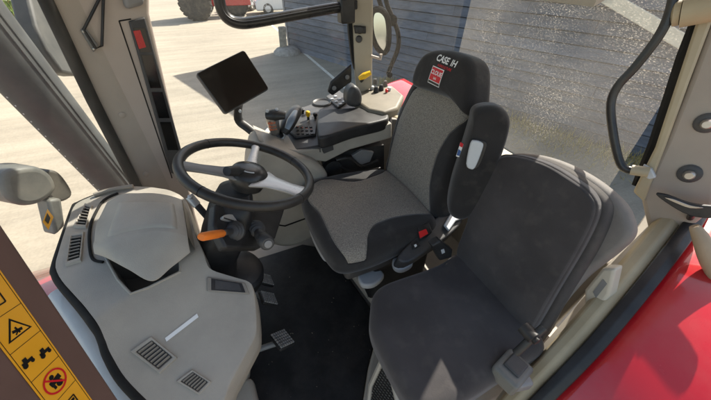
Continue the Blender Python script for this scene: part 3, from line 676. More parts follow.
m = MB(); m.tube([MP(384, -30, -.06), MP(386, 0, -.06), MP(393, 19, -.05), MP(398, 33, -.05), MP(398, 48, -.05), MP(391, 66, -.05), MP(388, 74, -.05)], .014, 10, smooth=6); m.lathe(MP(392, 20, -.05), mp_[1], [(.03, -.02), (.03, .02), (.02, .025)], 16)
m.lathe(MP(389.5, 74.5, -.05), mp_[1], [(.018, -.02), (.018, .02), (.01, .025)], 14); m.build('curved_arm', BLACKM, t)

# ------------------------------------------------------------------ black monitor rail across the far door glass
rl = [P(x, y, y=.68) for x, y in ((216, -60), (217, -20), (220, 4), (226, 17), (238, 23), (256, 22), (300, 14), (352, 5))]
t = thing('door_rail', rl[-1], 'black bent tube rail running across the top of the far door', 'rail')
MB().tube(rl, .026, 14, smooth=6, flat=.85).build('tube', SATIN, t)
m = MB(); m.tube([p+np.array((0, -.026, .008)) for p in rl[1:]], .005, 8, smooth=6); m.build('ridge', BLACK, t)
MB().box(P(346, 8, y=.67)+np.array((0, 0, -.01)), (.07, .06, .10)).build('bracket', BLACK, t, .008)

# ------------------------------------------------------------------ dashboard
from mathutils.geometry import delaunay_2d_cdt
ctrl = [(128,186,.64),(100,193,.645),(76,203,.645),(68,222,.645),(56,262,.64),(57,278,.635),(70,298,.625),(90,315,.61),(102,330,.595),(108,350,.575),(122,375,.545),(150,405,.50),(185,420,.45),(222,408,.40),(232,375,.425),(250,335,.45),(254,300,.475),(247,280,.51),(225,262,.555),(205,250,.60),(193,240,.63),(188,205,.65),(170,190,.65),(150,187,.645)]
inner = [(180,330,.525),(155,355,.515),(112,300,.632),(150,297,.617),(185,283,.608),(116,313,.597),(156,312,.572),(196,299,.545),(195,382,.47),(225,290,.525),(95,260,.65),(85,230,.655),(150,230,.66),(212,330,.497),(135,270,.645),(190,265,.61)]
C3 = np.array([P(x, y, z=z) for x, y, z in ctrl+inner])
def plane_fit(pts):
    A = np.array([P(x, y, z=z) for x, y, z in pts]); M_ = np.c_[A[:, :2], np.ones(len(A))]; return np.linalg.lstsq(M_, A[:, 2], rcond=None)[0]
FACETS = [plane_fit(((76,203,.645),(128,186,.643),(57,278,.636),(112,300,.632),(150,297,.622),(185,283,.612),(188,205,.648),(193,240,.632))),
          plane_fit(((114,307,.618),(150,303,.606),(192,292,.588),(155,355,.52),(195,382,.47),(225,290,.535),(130,382,.525),(222,395,.42),(240,320,.485)))]
def dz(x, y):
    a, b = [f[0]*x+f[1]*y+f[2] for f in FACETS]; k = .007
    h = max(k-abs(a-b), 0)/k; return float(min(a, b)-h*h*k*.25)
def DP(px, py, off=0):
    """photo pixel -> point on the dashboard skin, lifted by off"""
    d = FW + RT*(px-355.5)/F + UP*(200-py)/F; lo, hi = .3, 2.2
    for _ in range(50):
        md = (lo+hi)/2; p = CAM+d*md
        if p[2] > dz(p[0], p[1])+off: lo = md
        else: hi = md
    return CAM+d*lo
def DN(p, e=.01):
    return unit((-(dz(p[0]+e, p[1])-dz(p[0]-e, p[1]))/(2*e), -(dz(p[0], p[1]+e)-dz(p[0], p[1]-e))/(2*e), 1))
dash = thing('dashboard', (-.7, .0, .05), 'large warm grey moulded dashboard in front of the steering wheel', 'dashboard')
opx = [(128,186),(100,193),(78,202),(73,207),(62,240),(55,264),(56,271),(62,281),(84,305),(97,322),(103,334),(108,350),(122,375),(150,405),(185,420),(218,410),(224,400),(229,384),(254,338),(256,332),(256,316),(254.5,298),(252.5,286),(249.5,281.5),(230,276),(212,270.5),(207,266),(203,251),(195,235),(188,205),(184,197),(170,190),(150,187)]
oc = []
for i in range(len(opx)):
    a, b = np.array(opx[i], float), np.array(opx[(i+1) % len(opx)], float); k = max(2, int(np.linalg.norm(b-a)/4))
    oc += [a+(b-a)*t/k for t in range(k)]
oc = [sum(oc[(i+j) % len(oc)] for j in (-1, 0, 1))/3 for i in range(len(oc))]
oc = [DP(*q) for q in oc]
o2 = [Vector((p[0], p[1])) for p in oc]
gxs = np.linspace(min(p.x for p in o2), max(p.x for p in o2), 110); gys = np.linspace(min(p.y for p in o2), max(p.y for p in o2), 110)
def inside(x, y, poly):
    c = False; j = len(poly)-1
    for i in range(len(poly)):
        if (poly[i][1] > y) != (poly[j][1] > y) and x < (poly[j][0]-poly[i][0])*(y-poly[i][1])/(poly[j][1]-poly[i][1])+poly[i][0]: c = not c
        j = i
    return c
# cavity under the lid: a real hole with walls
cav_px = [(104, 254), (118, 280), (131, 294), (148, 288), (180, 272), (180, 258), (140, 250)]
cav = [DP(x, y) for x, y in cav_px]; cav2 = [Vector((p[0], p[1])) for p in cav]
pts = [Vector((x, y)) for x in gxs for y in gys if inside(x, y, o2) and not inside(x, y, cav2) and min((Vector((x, y))-q).length for q in o2) > .006]
allp = o2+cav2+pts; no, nc = len(o2), len(cav2)
edges = [(i, (i+1) % no) for i in range(no)]+[(no+i, no+(i+1) % nc) for i in range(nc)]
rv, re_, rf, *_ = delaunay_2d_cdt(allp, edges, [], 0, 1e-6)
fs = []
for q in rf:
    cx = sum(rv[i].x for i in q)/3; cy = sum(rv[i].y for i in q)/3
    if inside(cx, cy, o2) and not inside(cx, cy, cav2): fs.append(tuple(q))
vs = [np.array((p.x, p.y, dz(p.x, p.y))) for p in rv]
m = MB(); m.add(vs, fs)
cen = sum(oc)/len(oc)
def ringof(k, drop): return [np.array((p[0]+(cen[0]-p[0])*k, p[1]+(cen[1]-p[1])*k, p[2]-drop if drop < 5 else .02)) for p in oc]
rings_ = [ringof(-.004, .0025), ringof(-.006, .008), ringof(-.008, .05), ringof(.0, .09), ringof(.2, .14), ringof(.42, 9)]
prev = oc
for rg in rings_:
    k = len(oc); m.add(prev+rg, [(i, (i+1) % k, k+(i+1) % k, k+i) for i in range(k)]); prev = rg
m.build('dash_shell', BEIGE, dash, ang=50)
# cavity walls
low = [p+np.array((0, 0, -.13)) for p in cav]; k = len(cav)
MB().add(cav+low, [(i, (i+1) % k, k+(i+1) % k, k+i) for i in range(k)]+[tuple(range(k, 2*k))]).build('storage_tray', BEIGED, dash, smooth=False)
m = MB(); m.tube([p+np.array((0, 0, .001)) for p in cav]+[cav[0]+np.array((0, 0, .001))], .004, 8); m.build('tray_lip', BEIGE, dash)
# black rubber edging on the windscreen side
ed = [DP(*q) for q in opx[:14]]
m = MB(); m.tube([np.array((p[0], p[1], dz(p[0], p[1])-.016))+unit((p[0]-cen[0], p[1]-cen[1], 0))*.008 for p in spline(ed, 5)], .013, 10); m.build('edge_seal', RUBBER, dash)
# flat grey tube loop beyond the edge (lower left)
# lid
LID = [[(107, 202, .045), (122, 194, .062), (138, 193, .066), (154, 193, .066), (170, 195.5, .064), (182, 199.5, .055)],
       [(101, 214, .048), (119, 208, .076), (137, 206, .080), (155, 206, .080), (172, 208, .078), (184, 211, .062)],
       [(96, 225, .05), (114, 222, .080), (135, 219, .084), (156, 218, .085), (174, 220, .083), (186, 223, .066)],
       [(94, 241, .048), (107, 243, .076), (130, 236, .085), (155, 231.5, .087), (174, 232.5, .084), (188, 236, .066)]]
TIP = [(94, 254, .043), (106, 258, .05), (128, 269.5, .046), (152, 281, .044), (172, 267, .046), (190.5, 252.5, .05)]
gq = [spline([DP(*q) for q in c], 9) for c in zip(*[[(q[0], q[1], q[2]) for q in row] for row in LID])]
gq = [list(c) for c in zip(*[spline(list(r), 6) for r in zip(*gq)])] if False else gq
gq = list(zip(*[spline(list(r), 6) for r in zip(*gq)]))      # [u][v]
tipc = spline([DP(*q) for q in TIP], 6)
nu, nv = len(gq), len(gq[0]); nf = 6
v = [p for c in gq for p in c]; f = [(i*nv+j, (i+1)*nv+j, (i+1)*nv+j+1, i*nv+j+1) for i in range(nu-1) for j in range(nv-1)]
b0 = len(v)
for i in range(nu):
    for j in range(nf+1):
        t_ = j/nf; v.append(gq[i][-1]*(1-t_)+tipc[i]*t_+np.array((0, 0, .006*math.sin(math.pi*t_))))
f += [(b0+i*(nf+1)+j, b0+(i+1)*(nf+1)+j, b0+(i+1)*(nf+1)+j+1, b0+i*(nf+1)+j+1) for i in range(nu-1) for j in range(nf)]
lid = mesh_obj('lid', v, f, BEIGE, dash)
md = lid.modifiers.new('solid', 'SOLIDIFY'); md.thickness = .007; md.offset = -1
md = lid.modifiers.new('bevel', 'BEVEL'); md.width = .0035; md.segments = 3; md.limit_method = 'ANGLE'; md.angle_limit = R(22)
m = MB(); m.tube([DP(x, y, .004) for x, y in ((118, 193), (104, 200), (95, 214), (90, 228), (89.5, 246), (93, 259), (103, 262))], .0045, 8, smooth=4); m.build('panel_gap', RUBBER, dash)
# raised panel on the lid
def lidat(u, v_, off):
    i = u*(nu-1); j = v_*(nv-1); a, b = int(min(i, nu-2)), int(min(j, nv-2)); fu, fv = i-a, j-b
    p = (gq[a][b]*(1-fu)+gq[a+1][b]*fu)*(1-fv)+(gq[a][b+1]*(1-fu)+gq[a+1][b+1]*fu)*fv; return p+np.array((0, 0, off))
pv, pf = [], []; q = 26
for i in range(q):
    for j in range(q):
        u, w_ = i/(q-1), j/(q-1); edge = min(u, 1-u, w_, 1-w_); pv.append(lidat(.16+.70*u, .20+.70*w_, -.004+.011*min(1, edge/.07)))
pf = [(i*q+j, (i+1)*q+j, (i+1)*q+j+1, i*q+j+1) for i in range(q-1) for j in range(q-1)]
mesh_obj('raised_panel', pv, pf, BEIGE, lid)
# side walls closing the lid down to the dash
m = MB()
def skirt(pts):
    lo = [np.array((p[0], p[1], dz(p[0], p[1])-.01)) for p in pts]; k = len(pts); m.add(list(pts)+lo, [(i, i+1, k+i+1, k+i) for i in range(k-1)])
skirt([p-np.array((0, 0, .004)) for p in gq[0]]); skirt([c[0]-np.array((0, 0, .004)) for c in gq]); skirt([p-np.array((0, 0, .004)) for p in gq[-1]])
o = m.build('lid_base', BEIGED, dash)
m = MB(); c = DP(176, 258, .005); m.lathe(c, (0, 0, 1), [(.008, -.01), (.008, .006), (.005, .007), (.005, .003)], 14); m.build('hinge_bolt', STEEL, dash)
# vents
def vent(pxs, parent, nsl, across=True, hood=.0, label=None):
    c = [DP(x, y, .0) for x, y in pxs]; cc = sum(c)/4; nn = DN(cc)
    fr = MB(); inn = [cc+(p-cc)*.72 for p in c]; out = c
    k = 4; oh = [cc+(p-cc)*.95+nn*.008 for p in out]; ih = [cc+(p-cc)*.9*.86+nn*.007 for p in out]; idp = [p-nn*.003+nn*0 for p in inn]
    fr.add(out+oh+ih+idp, [(i, (i+1) % 4, 4+(i+1) % 4, 4+i) for i in range(4)]+[(4+i, 4+(i+1) % 4, 8+(i+1) % 4, 8+i) for i in range(4)]+[(8+i, 8+(i+1) % 4, 12+(i+1) % 4, 12+i) for i in range(4)])
    fo = fr.build('vent', BEIGE, parent, .0015)
    MB().poly([p+nn*.0012 for p in inn]).build('vent_opening', BLACK, fo, smooth=False)
    sl = MB(); a, b, c_, d = inn
    for i in range(nsl):
        t = (i+.5)/nsl
        p0 = a+(b-a)*t if across else a+(d-a)*t; p1 = d+(c_-d)*t if across else b+(c_-b)*t
        dirn = unit(p1-p0); sd = np.cross(nn, dirn); sl.box((p0+p1)/2+nn*.004, (np.linalg.norm(p1-p0)*.94, .0026, .011), (dirn, unit(sd+nn*.5), np.cross(dirn, unit(sd+nn*.5))))
    sl.build('louvre', BEIGED, fo, smooth=False)
    return fo
vent([(86, 204), (93, 206), (87, 229), (74, 228)][::1], dash, 6, False)
vent([(71, 234), (85, 232), (82, 262), (66, 267)], dash, 7, False)
vent([(151, 336), (178, 358), (160, 374), (130, 351)], dash, 7, True)
vent([(192, 369), (212, 382), (199, 395), (176, 381)], dash, 6, True)
# slotted panel on the driver's side
c = [DP(x, y) for x, y in ((207, 277), (245, 283), (249.5, 294.5), (207, 291.5))]; cc = sum(c)/4; nn = DN(cc)
m = MB(); m.prism(c, nn*.006); so = m.build('slot_panel', BEIGED, dash, .003); m = MB(); m.prism([cc+(p-cc)*np.array((.8, .8, .8))+nn*.0062-np.array((0, 0, 0)) for p in c], nn*.001); m.build('slot', BLACK, so)
m = MB(); m.prism([cc+(p-cc)*.62+nn*.008 for p in c], nn*.001); m.build('slot_cover', CHAR, so)
# pale strip label
m = MB(); q = 14; vv = [DP(165+32*i/(q-1)+1.5*j/3, 338-24.5*i/(q-1)+3.6*j/3, .003) for i in range(q) for j in range(4)]
m.add(vv, [(i*4+j, (i+1)*4+j, (i+1)*4+j+1, i*4+j+1) for i in range(q-1) for j in range(3)]); m.build('strip_label', STICKW, dash, smooth=False)
m = MB(); m.tube([DP(133, 186, .01), DP(110, 190, .01), DP(94, 195, .008)], .008, 8, smooth=4); m.build('demister_lip', BEIGED, dash)
# pale blue grey sill trim and steel strip between pillar and dashboard
m = MB(); m.tube([P(x, y, z=z) for x, y, z in ((58, 292, .52), (80, 322, .49), (98, 350, .46), (120, 392, .41), (145, 440, .35))], .026, 12, smooth=5, flat=.6); m.build('lower_screen_frame', LGREY, cab)
m = MB(); m.tube([P(x, y, z=z) for x, y, z in ((58, 322, .30), (84, 362, .27), (104, 400, .24), (120, 430, .2))], .022, 10, smooth=4); m.build('step_tube', STEEL, cab)

# ------------------------------------------------------------------ steering column and wheel
scn = thing('steering_column', (-.55, .07, .0), 'black steering column with four spoke wheel, orange stalk and rubber boot', 'steering column')
wc = np.array((-.392, .052, .815)); wn = unit((math.tan(.353), 0, 1)); wa = unit(np.cross((0, 1, 0), wn)); wb = np.cross(wn, wa)
def W(a, r, h=0): return wc+r*(wa*math.cos(a)+wb*math.sin(a))+wn*h
whl = MB().tube([W(2*math.pi*i/72, .198) for i in range(74)], .0155, 16).build('wheel_rim', LEATHER, scn)
m = MB()
for a in (.5, 2.2, 3.9, 5.4): m.tube([W(a-.004, .198), W(a+.004, .198)], .0162, 16)
m.build('stitching', RUBBER, whl)
def angle_to(px, py):
    p = P(px, py, plane=(wc, wn)); d = p-wc; return math.atan2(np.dot(d, wb), np.dot(d, wa))
for (px, py, wdt, mt) in ((185, 166, .052, GREYP), (256, 146, .034, SILVER), (304, 193, .075, SILVER)):
    a = angle_to(px, py); d = unit(W(a, 1)-wc); s = np.cross(wn, d)
    m = MB(); secs_ = [(.035, wdt*1.5, -.018), (.08, wdt*.9, -.012), (.14, wdt*.7, -.006), (.19, wdt*.8, 0)]
    v = []
    for r, ww, h in secs_:
        p = wc+d*r+wn*h
        v += [p+s*ww*.6+wn*.004, p+s*ww*.3+wn*.009, p-s*ww*.3+wn*.009, p-s*ww*.6+wn*.004, p-s*ww*.5-wn*.006, p+s*ww*.5-wn*.006]
    f = [(i*6+j, i*6+(j+1) % 6, (i+1)*6+(j+1) % 6, (i+1)*6+j) for i in range(3) for j in range(6)]+[tuple(range(6)), tuple(range(18, 24))]
    m.add(v, f); m.build('spoke', mt, whl, .003)
hub = MB().lathe(wc-wn*.03, wn, [(.05, -.03), (.058, -.01), (.062, .0), (.06, .022), (.05, .036), (.034, .044), (.01, .046)], 36).build('hub', SATIN, scn)
m = MB()
for i in range(10):
    a0 = 3.9+i*.1; a1 = a0+.1
    m.poly([W(a0, .036, .0145), W(a0, .040, .0125), W(a1, .040, .0125), W(a1, .036, .0145)])
m.build('hub_mark', LGREY, hub)
# column shroud : loft from under the wheel down to the floor
sh = []
for (x, y, z, hx, hy) in ((-.45, .05, .76, .05, .06), (-.48, .035, .70, .07, .085), (-.52, .03, .62, .075, .085), (-.58, .04, .5, .07, .075), (-.63, .06, .3, .07, .08), (-.66, .07, .0, .07, .08)):
    sh.append([(x+hx*np.sign(math.cos(a))*abs(math.cos(a))**.5, y+hy*np.sign(math.sin(a))*abs(math.sin(a))**.5, z) for a in np.linspace(0, 2*math.pi, 33)[:-1]])
v = [p for s in sh for p in s]; n = 32; f = [(i*n+j, i*n+(j+1) % n, (i+1)*n+(j+1) % n, (i+1)*n+j) for i in range(len(sh)-1) for j in range(n)]+[tuple(range(n))]
MB().add(v, f).build('column_shroud', BLACK, scn, ang=60)
# logo plaque
cpn = (np.array((-.42, .04, .665)), unit((.8, -.35, .55)))
def SP(px, py, o=0): return P(px, py, plane=(cpn[0]+cpn[1]*o, cpn[1]))
m = MB(); m.prism([SP(216, 203), SP(286, 207), SP(276, 238), SP(260, 248), SP(226, 248), SP(214, 226)], -cpn[1]*.035); fasc = m.build('column_fascia', BLACK, scn, .008, 3)
m = MB(); m.prism([SP(*q, .001) for q in spline([np.array(a, float) for a in ((221, 217), (229, 216), (238, 220), (237, 223), (229, 222), (221, 220))], 4, True)], cpn[1]*.012); m.build('badge', SILVER, fasc)
m = MB(); m.tube([SP(224, 218, .0135), SP(229, 219.5, .0135), SP(234, 221, .0135)], .0022, 6); m.build('badge_mark', BLACK, fasc)
def stalk(base, tip, mats, r0, boot=True):
    b, t_ = base, tip; d = unit(t_-b); ln = np.linalg.norm(t_-b)
    m = MB(); m.lathe(b, d, [(.032, -.012), (.032, 0), (.026, .004), (.027, .009), (.021, .013), (.022, .018), (.016, .022)], 20); so_ = m.build('stalk_boot', CHAR, scn)
    return d, ln
b, t_ = SP(234, 231, .004), SP(201, 237, .07); stalk(b, t_, None, 0)
d = unit(t_-b); ln = np.linalg.norm(t_-b)
MB().tube([b, b+d*ln*.35], .009, 12).build('stalk', CHAR, scn)
m = MB(); m.tube([b+d*ln*.42, b+d*ln*.45, b+d*ln*.65, b+d*ln*.95, b+d*ln*1.0], [.009, .0145, .0155, .0145, .009], 18, flat=.75); m.build('indicator_stalk', ORANGE, scn)
b, t_ = SP(256, 230, .004), SP(268, 244, .085); stalk(b, t_, None, 0); d = unit(t_-b); ln = np.linalg.norm(t_-b)
m = MB(); m.lathe(b, d, [(.012, 0), (.012, ln*.3), (.019, ln*.35), (.021, ln*.6), (.02, ln*.62), (.023, ln*.66), (.023, ln*.95), (.018, ln)], 18); m.build('wiper_stalk', CHAR, scn)
m = MB(); m.lathe(b+d*ln, d, [(.012, -.002), (.012, .003), (.004, .004)], 14); m.build('wiper_button', GREYP, scn)
# black tilt stalk behind the wheel
m = MB(); p0, p1 = W(angle_to(225, 178), .075, -.01), P(231, 171, z=.86); m.tube([wc+wn*-.01, (wc+p1)/2, p1], .010, 10); m.tube([p1-unit(p1-wc)*.025, p1+unit(p1-wc)*.018], [.017, .019, .014], 14); m.build('horn_stalk', BLACK, scn)
# grey shuttle lever with clear tip on the far left side
m = MB(); a_, b_ = P(189, 196, z=.72), P(211, 221, z=.62); m.tube([a_, b_], .013, 12, flat=.5); lv = m.build('tilt_lever', CHAR, scn)
m = MB(); m.tube([a_, a_+(b_-a_)*.35], .016, 12, flat=.5); m.lathe(a_+(b_-a_)*.1, (0, -.6, 1), [(.007, 0), (.007, .02), (.004, .022)], 10); m.build('lever_end', SILVER, lv)
# bellows boot at the foot of the column
bb = P(238, 266, z=.40); m = MB(); m.lathe(bb+np.array((-.035, .025, -.13)), unit((.3, -.2, 1)), [(.04, 0), (.085, .02), (.098, .04), (.092, .055), (.104, .07), (.098, .085), (.10, .1), (.084, .112), (.088, .122), (.06, .136), (.02, .14)], 34); m.build('rubber_boot', BLACK, scn)

# pedals
def pedal(px, py, wd_, hg, z, label, tilt, arm, yaw=0):
    c = P(px, py, z=z); t = thing('pedal', c, label, 'pedal', 'foot pedals')
    n_ = unit((math.sin(tilt)*math.cos(yaw), math.sin(tilt)*math.sin(yaw), math.cos(tilt))); u = unit(np.cross((math.cos(yaw), math.sin(yaw), 0), n_)); v_ = np.cross(n_, u)
    MB().box(c, (wd_, hg, .014), (u, v_, n_)).build('pad', BLACK, t, .004)
    m = MB(); nu_ = 6; nv_ = 7
    for i in range(nu_):
        for j in range(nv_): m.box(c+u*((i+.5)/nu_-.5)*wd_*.94+v_*((j+.5)/nv_-.5)*hg*.94+n_*.009, (wd_*.11, hg*.085, .006), (u, v_, n_))
    m.build('tread', mk('worn_pedal_stud', (.34, .33, .31), .5, .2, 40, 0), t, smooth=False)
    m = MB(); m.tube([c-n_*.008]+[P(x, y, z=zz) for x, y, zz in arm], .012, 10, smooth=5); m.build('arm', GREYP, t)
    return t
pedal(282, 340, .085, .075, .11, 'worn studded pedal standing alone nearest the door', R(30), [(268, 346, .09), (248, 352, .1), (225, 350, .22)], R(20))
pedal(268, 299, .07, .085, .14, 'studded pedal, nearer of the close pair under the column', R(50), [(250, 290, .17), (236, 280, .3)], R(5))
pedal(265, 280, .07, .08, .14, 'studded pedal, farther of the close pair under the column', R(50), [(248, 272, .2), (238, 262, .3)], R(5))
# floor mat
fm = [(-.80, .42), (-.2, .42), *[tuple(P(x, y, z=.02)[:2]) for x, y in ((322, 247), (345, 272), (374, 313), (376, 336), (367, 372), (361, 412), (300, 470), (262, 440), (252, 380), (236, 380), (215, 400))], (-.8, -.4)]
m = MB(); mp2 = [np.array((x, y, .004)) for x, y in fm]; m.prism(mp2, (0, 0, .012)); tag(m.build('floor_mat', FLOORMAT, None, .004), 'black scuffed floor mat covering the footwell', 'floor mat')
# straw, mud crumbs on the mat
m = MB()
for i in range(30):
    p = P(random.uniform(245, 372), random.uniform(255, 398), z=.018); a = random.uniform(0, 6.28); r = random.uniform(.001, .0035)
    m.box(p+np.array((0, 0, .0006)), (r*random.uniform(1, 2.2), r, .0015), ((math.cos(a), math.sin(a), 0), (-math.sin(a), math.cos(a), 0), (0, 0, 1)))
o = m.build('dirt_crumbs', mk('dry_mud', (.2, .17, .13), .95), smooth=False); o['kind'] = 'stuff'; o['label'] = 'dry crumbs of mud scattered on the black mat'

# ------------------------------------------------------------------ driver's seat
def uvpx(pxs, O, U, Vv):
    O = np.array(O, float); U, Vv = unit(U), unit(Vv); N = np.cross(U, Vv)
    return [(float(np.dot(p-O, U)), float(np.dot(p-O, Vv))) for p in (P(x, y, plane=(O, N)) for x, y in pxs)]
def polyseam(poly):
    A = np.array(poly); B = np.roll(A, -1, 0); D_ = B-A; LL = (D_**2).sum(1)
    def f(u, v_):
        q = np.array((u, v_)); t = np.clip(((q-A)*D_).sum(1)/LL, 0, 1); d = np.sqrt((((A+D_*t[:, None])-q)**2).sum(1).min())
        return -d if inside(u, v_, poly) else d
    return f
yc = .06
ds = thing('driver_seat', (.05, yc, .05), 'black driver seat with grey woven centre panels and a lettered headrest', 'seat')
cu_o = [(-.205, -.17), (-.17, -.235), (-.06, -.25), (.10, -.235), (.26, -.215), (.29, -.1), (.29, .12), (.26, .24), (.10, .28), (-.06, .285), (-.17, .255), (-.205, .17), (-.215, 0)]
cin = uvpx(spline([np.array(a, float) for a in ((308, 200), (311, 187), (325, 179.5), (355, 183), (383, 173), (392, 165), (420, 190), (440, 212), (430, 213), (398, 217), (376, 224), (368, 235), (367, 247), (365, 254), (353, 258), (338, 248), (328, 231), (320, 214))], 4, True), (0, yc, .525), (1, 0, -.04), (0, 1, 0))
psc = polyseam(cin)
def seam_c(u, v_, h): return max(psc(u, v_), -.038-h)
def dish(u, v_): return -.022*math.exp(-((u-.05)/.16)**2-(v_/.13)**2)
pad('seat_cushion', cu_o, (0, yc, .52), (1, 0, -.04), (0, 1, 0), (.04, 0, 1), .12, .045, .02, DRIVER, ds, seam_c, .003, shape=dish)
BB, BT = np.array((.27, yc+.01, .50)), np.array((.425, yc+.02, 1.08)); bv = unit(BT-BB); bu = np.array((0, 1., 0)); bnn = np.cross(bv, bu); bnn = bnn if bnn[0] < 0 else -bnn
ba_o = uvpx(((384, 176), (386, 155), (391, 130), (398, 108), (406, 91), (416, 78), (438, 75), (457, 85), (468, 104), (469, 125), (463, 150), (453, 178), (442, 203), (432, 220), (405, 202)), BB, bu, bv)
bin_ = uvpx(spline([np.array(a, float) for a in ((424, 86), (406, 112), (397, 137), (391, 165), (388, 185), (428, 215), (430, 185), (437, 157), (450, 134), (468, 116), (450, 90))], 3, True), BB, bu, bv)
psb = polyseam(bin_)
def seam_b(u, v_, h): return max(psb(u, v_), -.03-h)
def dishb(u, v_): return -.02*math.exp(-(u/.13)**2)+.012*math.exp(-((abs(u)-.19)/.05)**2)
pad('backrest', ba_o, BB, bu, bv, bnn, .13, .05, .02, DRIVER, ds, seam_b, .003, shape=dishb)
hb = BB+bnn*.045
he_o = uvpx(((411, 86), (413, 72), (420, 58), (430, 51), (445, 49.5), (458, 52), (468, 57), (473, 68), (473, 90), (471, 108), (467, 116), (460, 109), (451, 101), (440, 96), (424, 91)), hb, bu, bv)
head = pad('headrest', he_o, hb, bu, bv, bnn, .115, .032, .010, DRIVER, ds, None, .002)
# lettering on the headrest
ctr = P(444, 61.5, plane=(hb+bnn*.01, bnn)); lu = -bu   # reads left to right for someone facing the seat: -y? set below
lu = unit(P(460, 64, plane=(hb, bnn))-P(440, 58, plane=(hb, bnn))); lu = unit(np.array((0, -1., 0))*.999+lu*0); 
tm = text_mesh('lettering', 'CASE', .031, ctr-lu*.013+bv*.004, lu, bv, STICKW, head, .0009, .1); stick(tm, head, -bnn)
tm = text_mesh('lettering', 'IH', .030, ctr+lu*.050+bv*.004, lu, bv, STICKW, head, .0006, .1); stick(tm, head, -bnn)
tm = text_mesh('lettering', 'AGRICULTURE', .012, ctr+lu*.012-bv*.018, lu, bv, STICKR, head, .0002); stick(tm, head, -bnn)
def patch(name, c, w_, h_, mat, off):
    m = MB(); q = 8; vv = [c+lu*w_*(i/(q-1)-.5)+bv*h_*(j/(q-1)-.5) for i in range(q) for j in range(q)]
    m.add(vv, [(i*q+j, (i+1)*q+j, (i+1)*q+j+1, i*q+j+1) for i in range(q-1) for j in range(q-1)]); o = m.build(name, mat, head); return stick(o, head, -bnn, off)
c2 = ctr+lu*(-.016)-bv*.057
patch('badge', c2, .072, .062, STICKW, .0012); patch('badge', c2+bv*.005, .066, .046, STICKR, .0018); patch('badge', c2-bv*.0245, .068, .008, STICKK, .0018)
tm = text_mesh('lettering', 'CLOUE', .0205, c2+bv*.011, lu, bv, STICKW, head, .0005); stick(tm, head, -bnn, .0026)
tm = text_mesh('lettering', 'SAS', .011, c2-bv*.008, lu, bv, STICKW, head, .0002); stick(tm, head, -bnn, .0026)
# side label on the backrest bolster
sb = thing
m = MB()
# seat base: suspension skirt, side rail and levers
MB().prism([(-.02, yc-.19, .05), (.28, yc-.19, .05), (.28, yc+.25, .05), (-.02, yc+.25, .05)], (0, 0, .34)).build('suspension', BLACK, ds, .03, 3)
MB().prism([(-.15, yc-.215, .34), (.30, yc-.215, .34), (.30, yc+.215, .34), (-.15, yc+.215, .34)], (0, 0, .07)).build('seat_frame', CHAR, ds, .02, 3)
# side module with buttons (nearest the passenger seat)
sm = (np.array((.1, -.235, .46)), unit((0, -.35, 1)))
def SM(px, py, o=0): return P(px, py, plane=(sm[0]+sm[1]*o, sm[1]))
m = MB(); m.prism([SM(*q) for q in spline([np.array(a, float) for a in ((398, 256), (420, 233), (438, 216), (452, 206), (462, 208), (462, 222), (448, 236), (430, 248), (408, 262))], 3, True)], -sm[1]*.09); mod = m.build('side_module', CHAR, ds, .01, 3)
m = MB(); m.prism([SM(416, 230, .003), SM(427, 224, .003), SM(431, 234, .003), SM(419, 242, .003)], sm[1]*.022); bk_ = m.build('buckle', BLACK, mod, .005)
m = MB(); m.prism([SM(418.5, 232, .026), SM(426, 229, .026), SM(428, 234, .026), SM(420, 238.5, .026)], sm[1]*.003); m.build('red_button', REDP, bk_, .001)
m = MB(); m.prism([SM(411, 244, .002), SM(417, 241, .002), SM(420, 246, .002), SM(413, 250, .002)], sm[1]*.006); m.build('switch', BLACK, mod, .002)
m = MB(); m.prism([SM(414, 245, .009), SM(416, 244, .009), SM(417, 246, .009), SM(415, 247.5, .009)], sm[1]*.001); m.build('switch_mark', STICKW, mod)
# light grey paddles
def paddle(pxs, z, h, name='paddle', mt=LGREY):
    m = MB(); m.prism([P(x, y, z=z) for x, y in spline([np.array(a, float) for a in pxs], 4, True)], (0, 0, -h)); return m.build(name, mt, ds, .008, 3)
paddle(((393, 258), (402, 256), (412, 258), (412, 264), (402, 269), (394, 266)), .40, .03)
paddle(((358, 274), (366, 268), (378, 268), (384, 275), (374, 284), (362, 284)), .30, .03)
paddle(((308, 219), (313, 219), (321, 236), (327, 252), (322, 252), (312, 234)), .40, .05)
m = MB(); m.prism([SM(443, 226, .004), SM(450, 214, .004), (SM(466, 211, .004)), SM(466, 218, .004), SM(455, 222, .004), SM(448, 232, .004)], sm[1]*.012); m.build('bracket', LGREY, ds, .004)
# folded-up armrest in its cloth sleeve
fa0, fa1 = P(452, 203, y=-.245), P(497, 120, y=-.245); av = unit(fa1-fa0); au = unit(np.cross(av, (0, 1, 0))); L_ = np.linalg.norm(fa1-fa0)
arm = thing('folded_armrest', fa0, 'dark cloth covered armrest folded upright beside the driver backrest', 'armrest')
apl = (np.array((.3, -.215, .8)), unit((-.55, -.8, .15)))
def AP(px, py, o=0): return P(px, py, plane=(apl[0]+apl[1]*o, apl[1]))
ao = [AP(x, y) for x, y in ((449, 214), (452, 188), (462, 155), (471, 126), (475, 112), (486, 107), (500, 108), (510, 116), (511, 130), (503, 158), (492, 188), (478, 212), (462, 222))]
O_ = sum(ao)/len(ao); uu = unit(AP(500, 150)-AP(470, 150)); uu = unit(uu-apl[1]*np.dot(uu, apl[1])); vv_ = np.cross(apl[1], uu)
pad('sleeve', [(np.dot(p-O_, uu), np.dot(p-O_, vv_)) for p in ao], O_, uu, vv_, apl[1], .09, .028, .012, DRIVER, arm, None, .002)
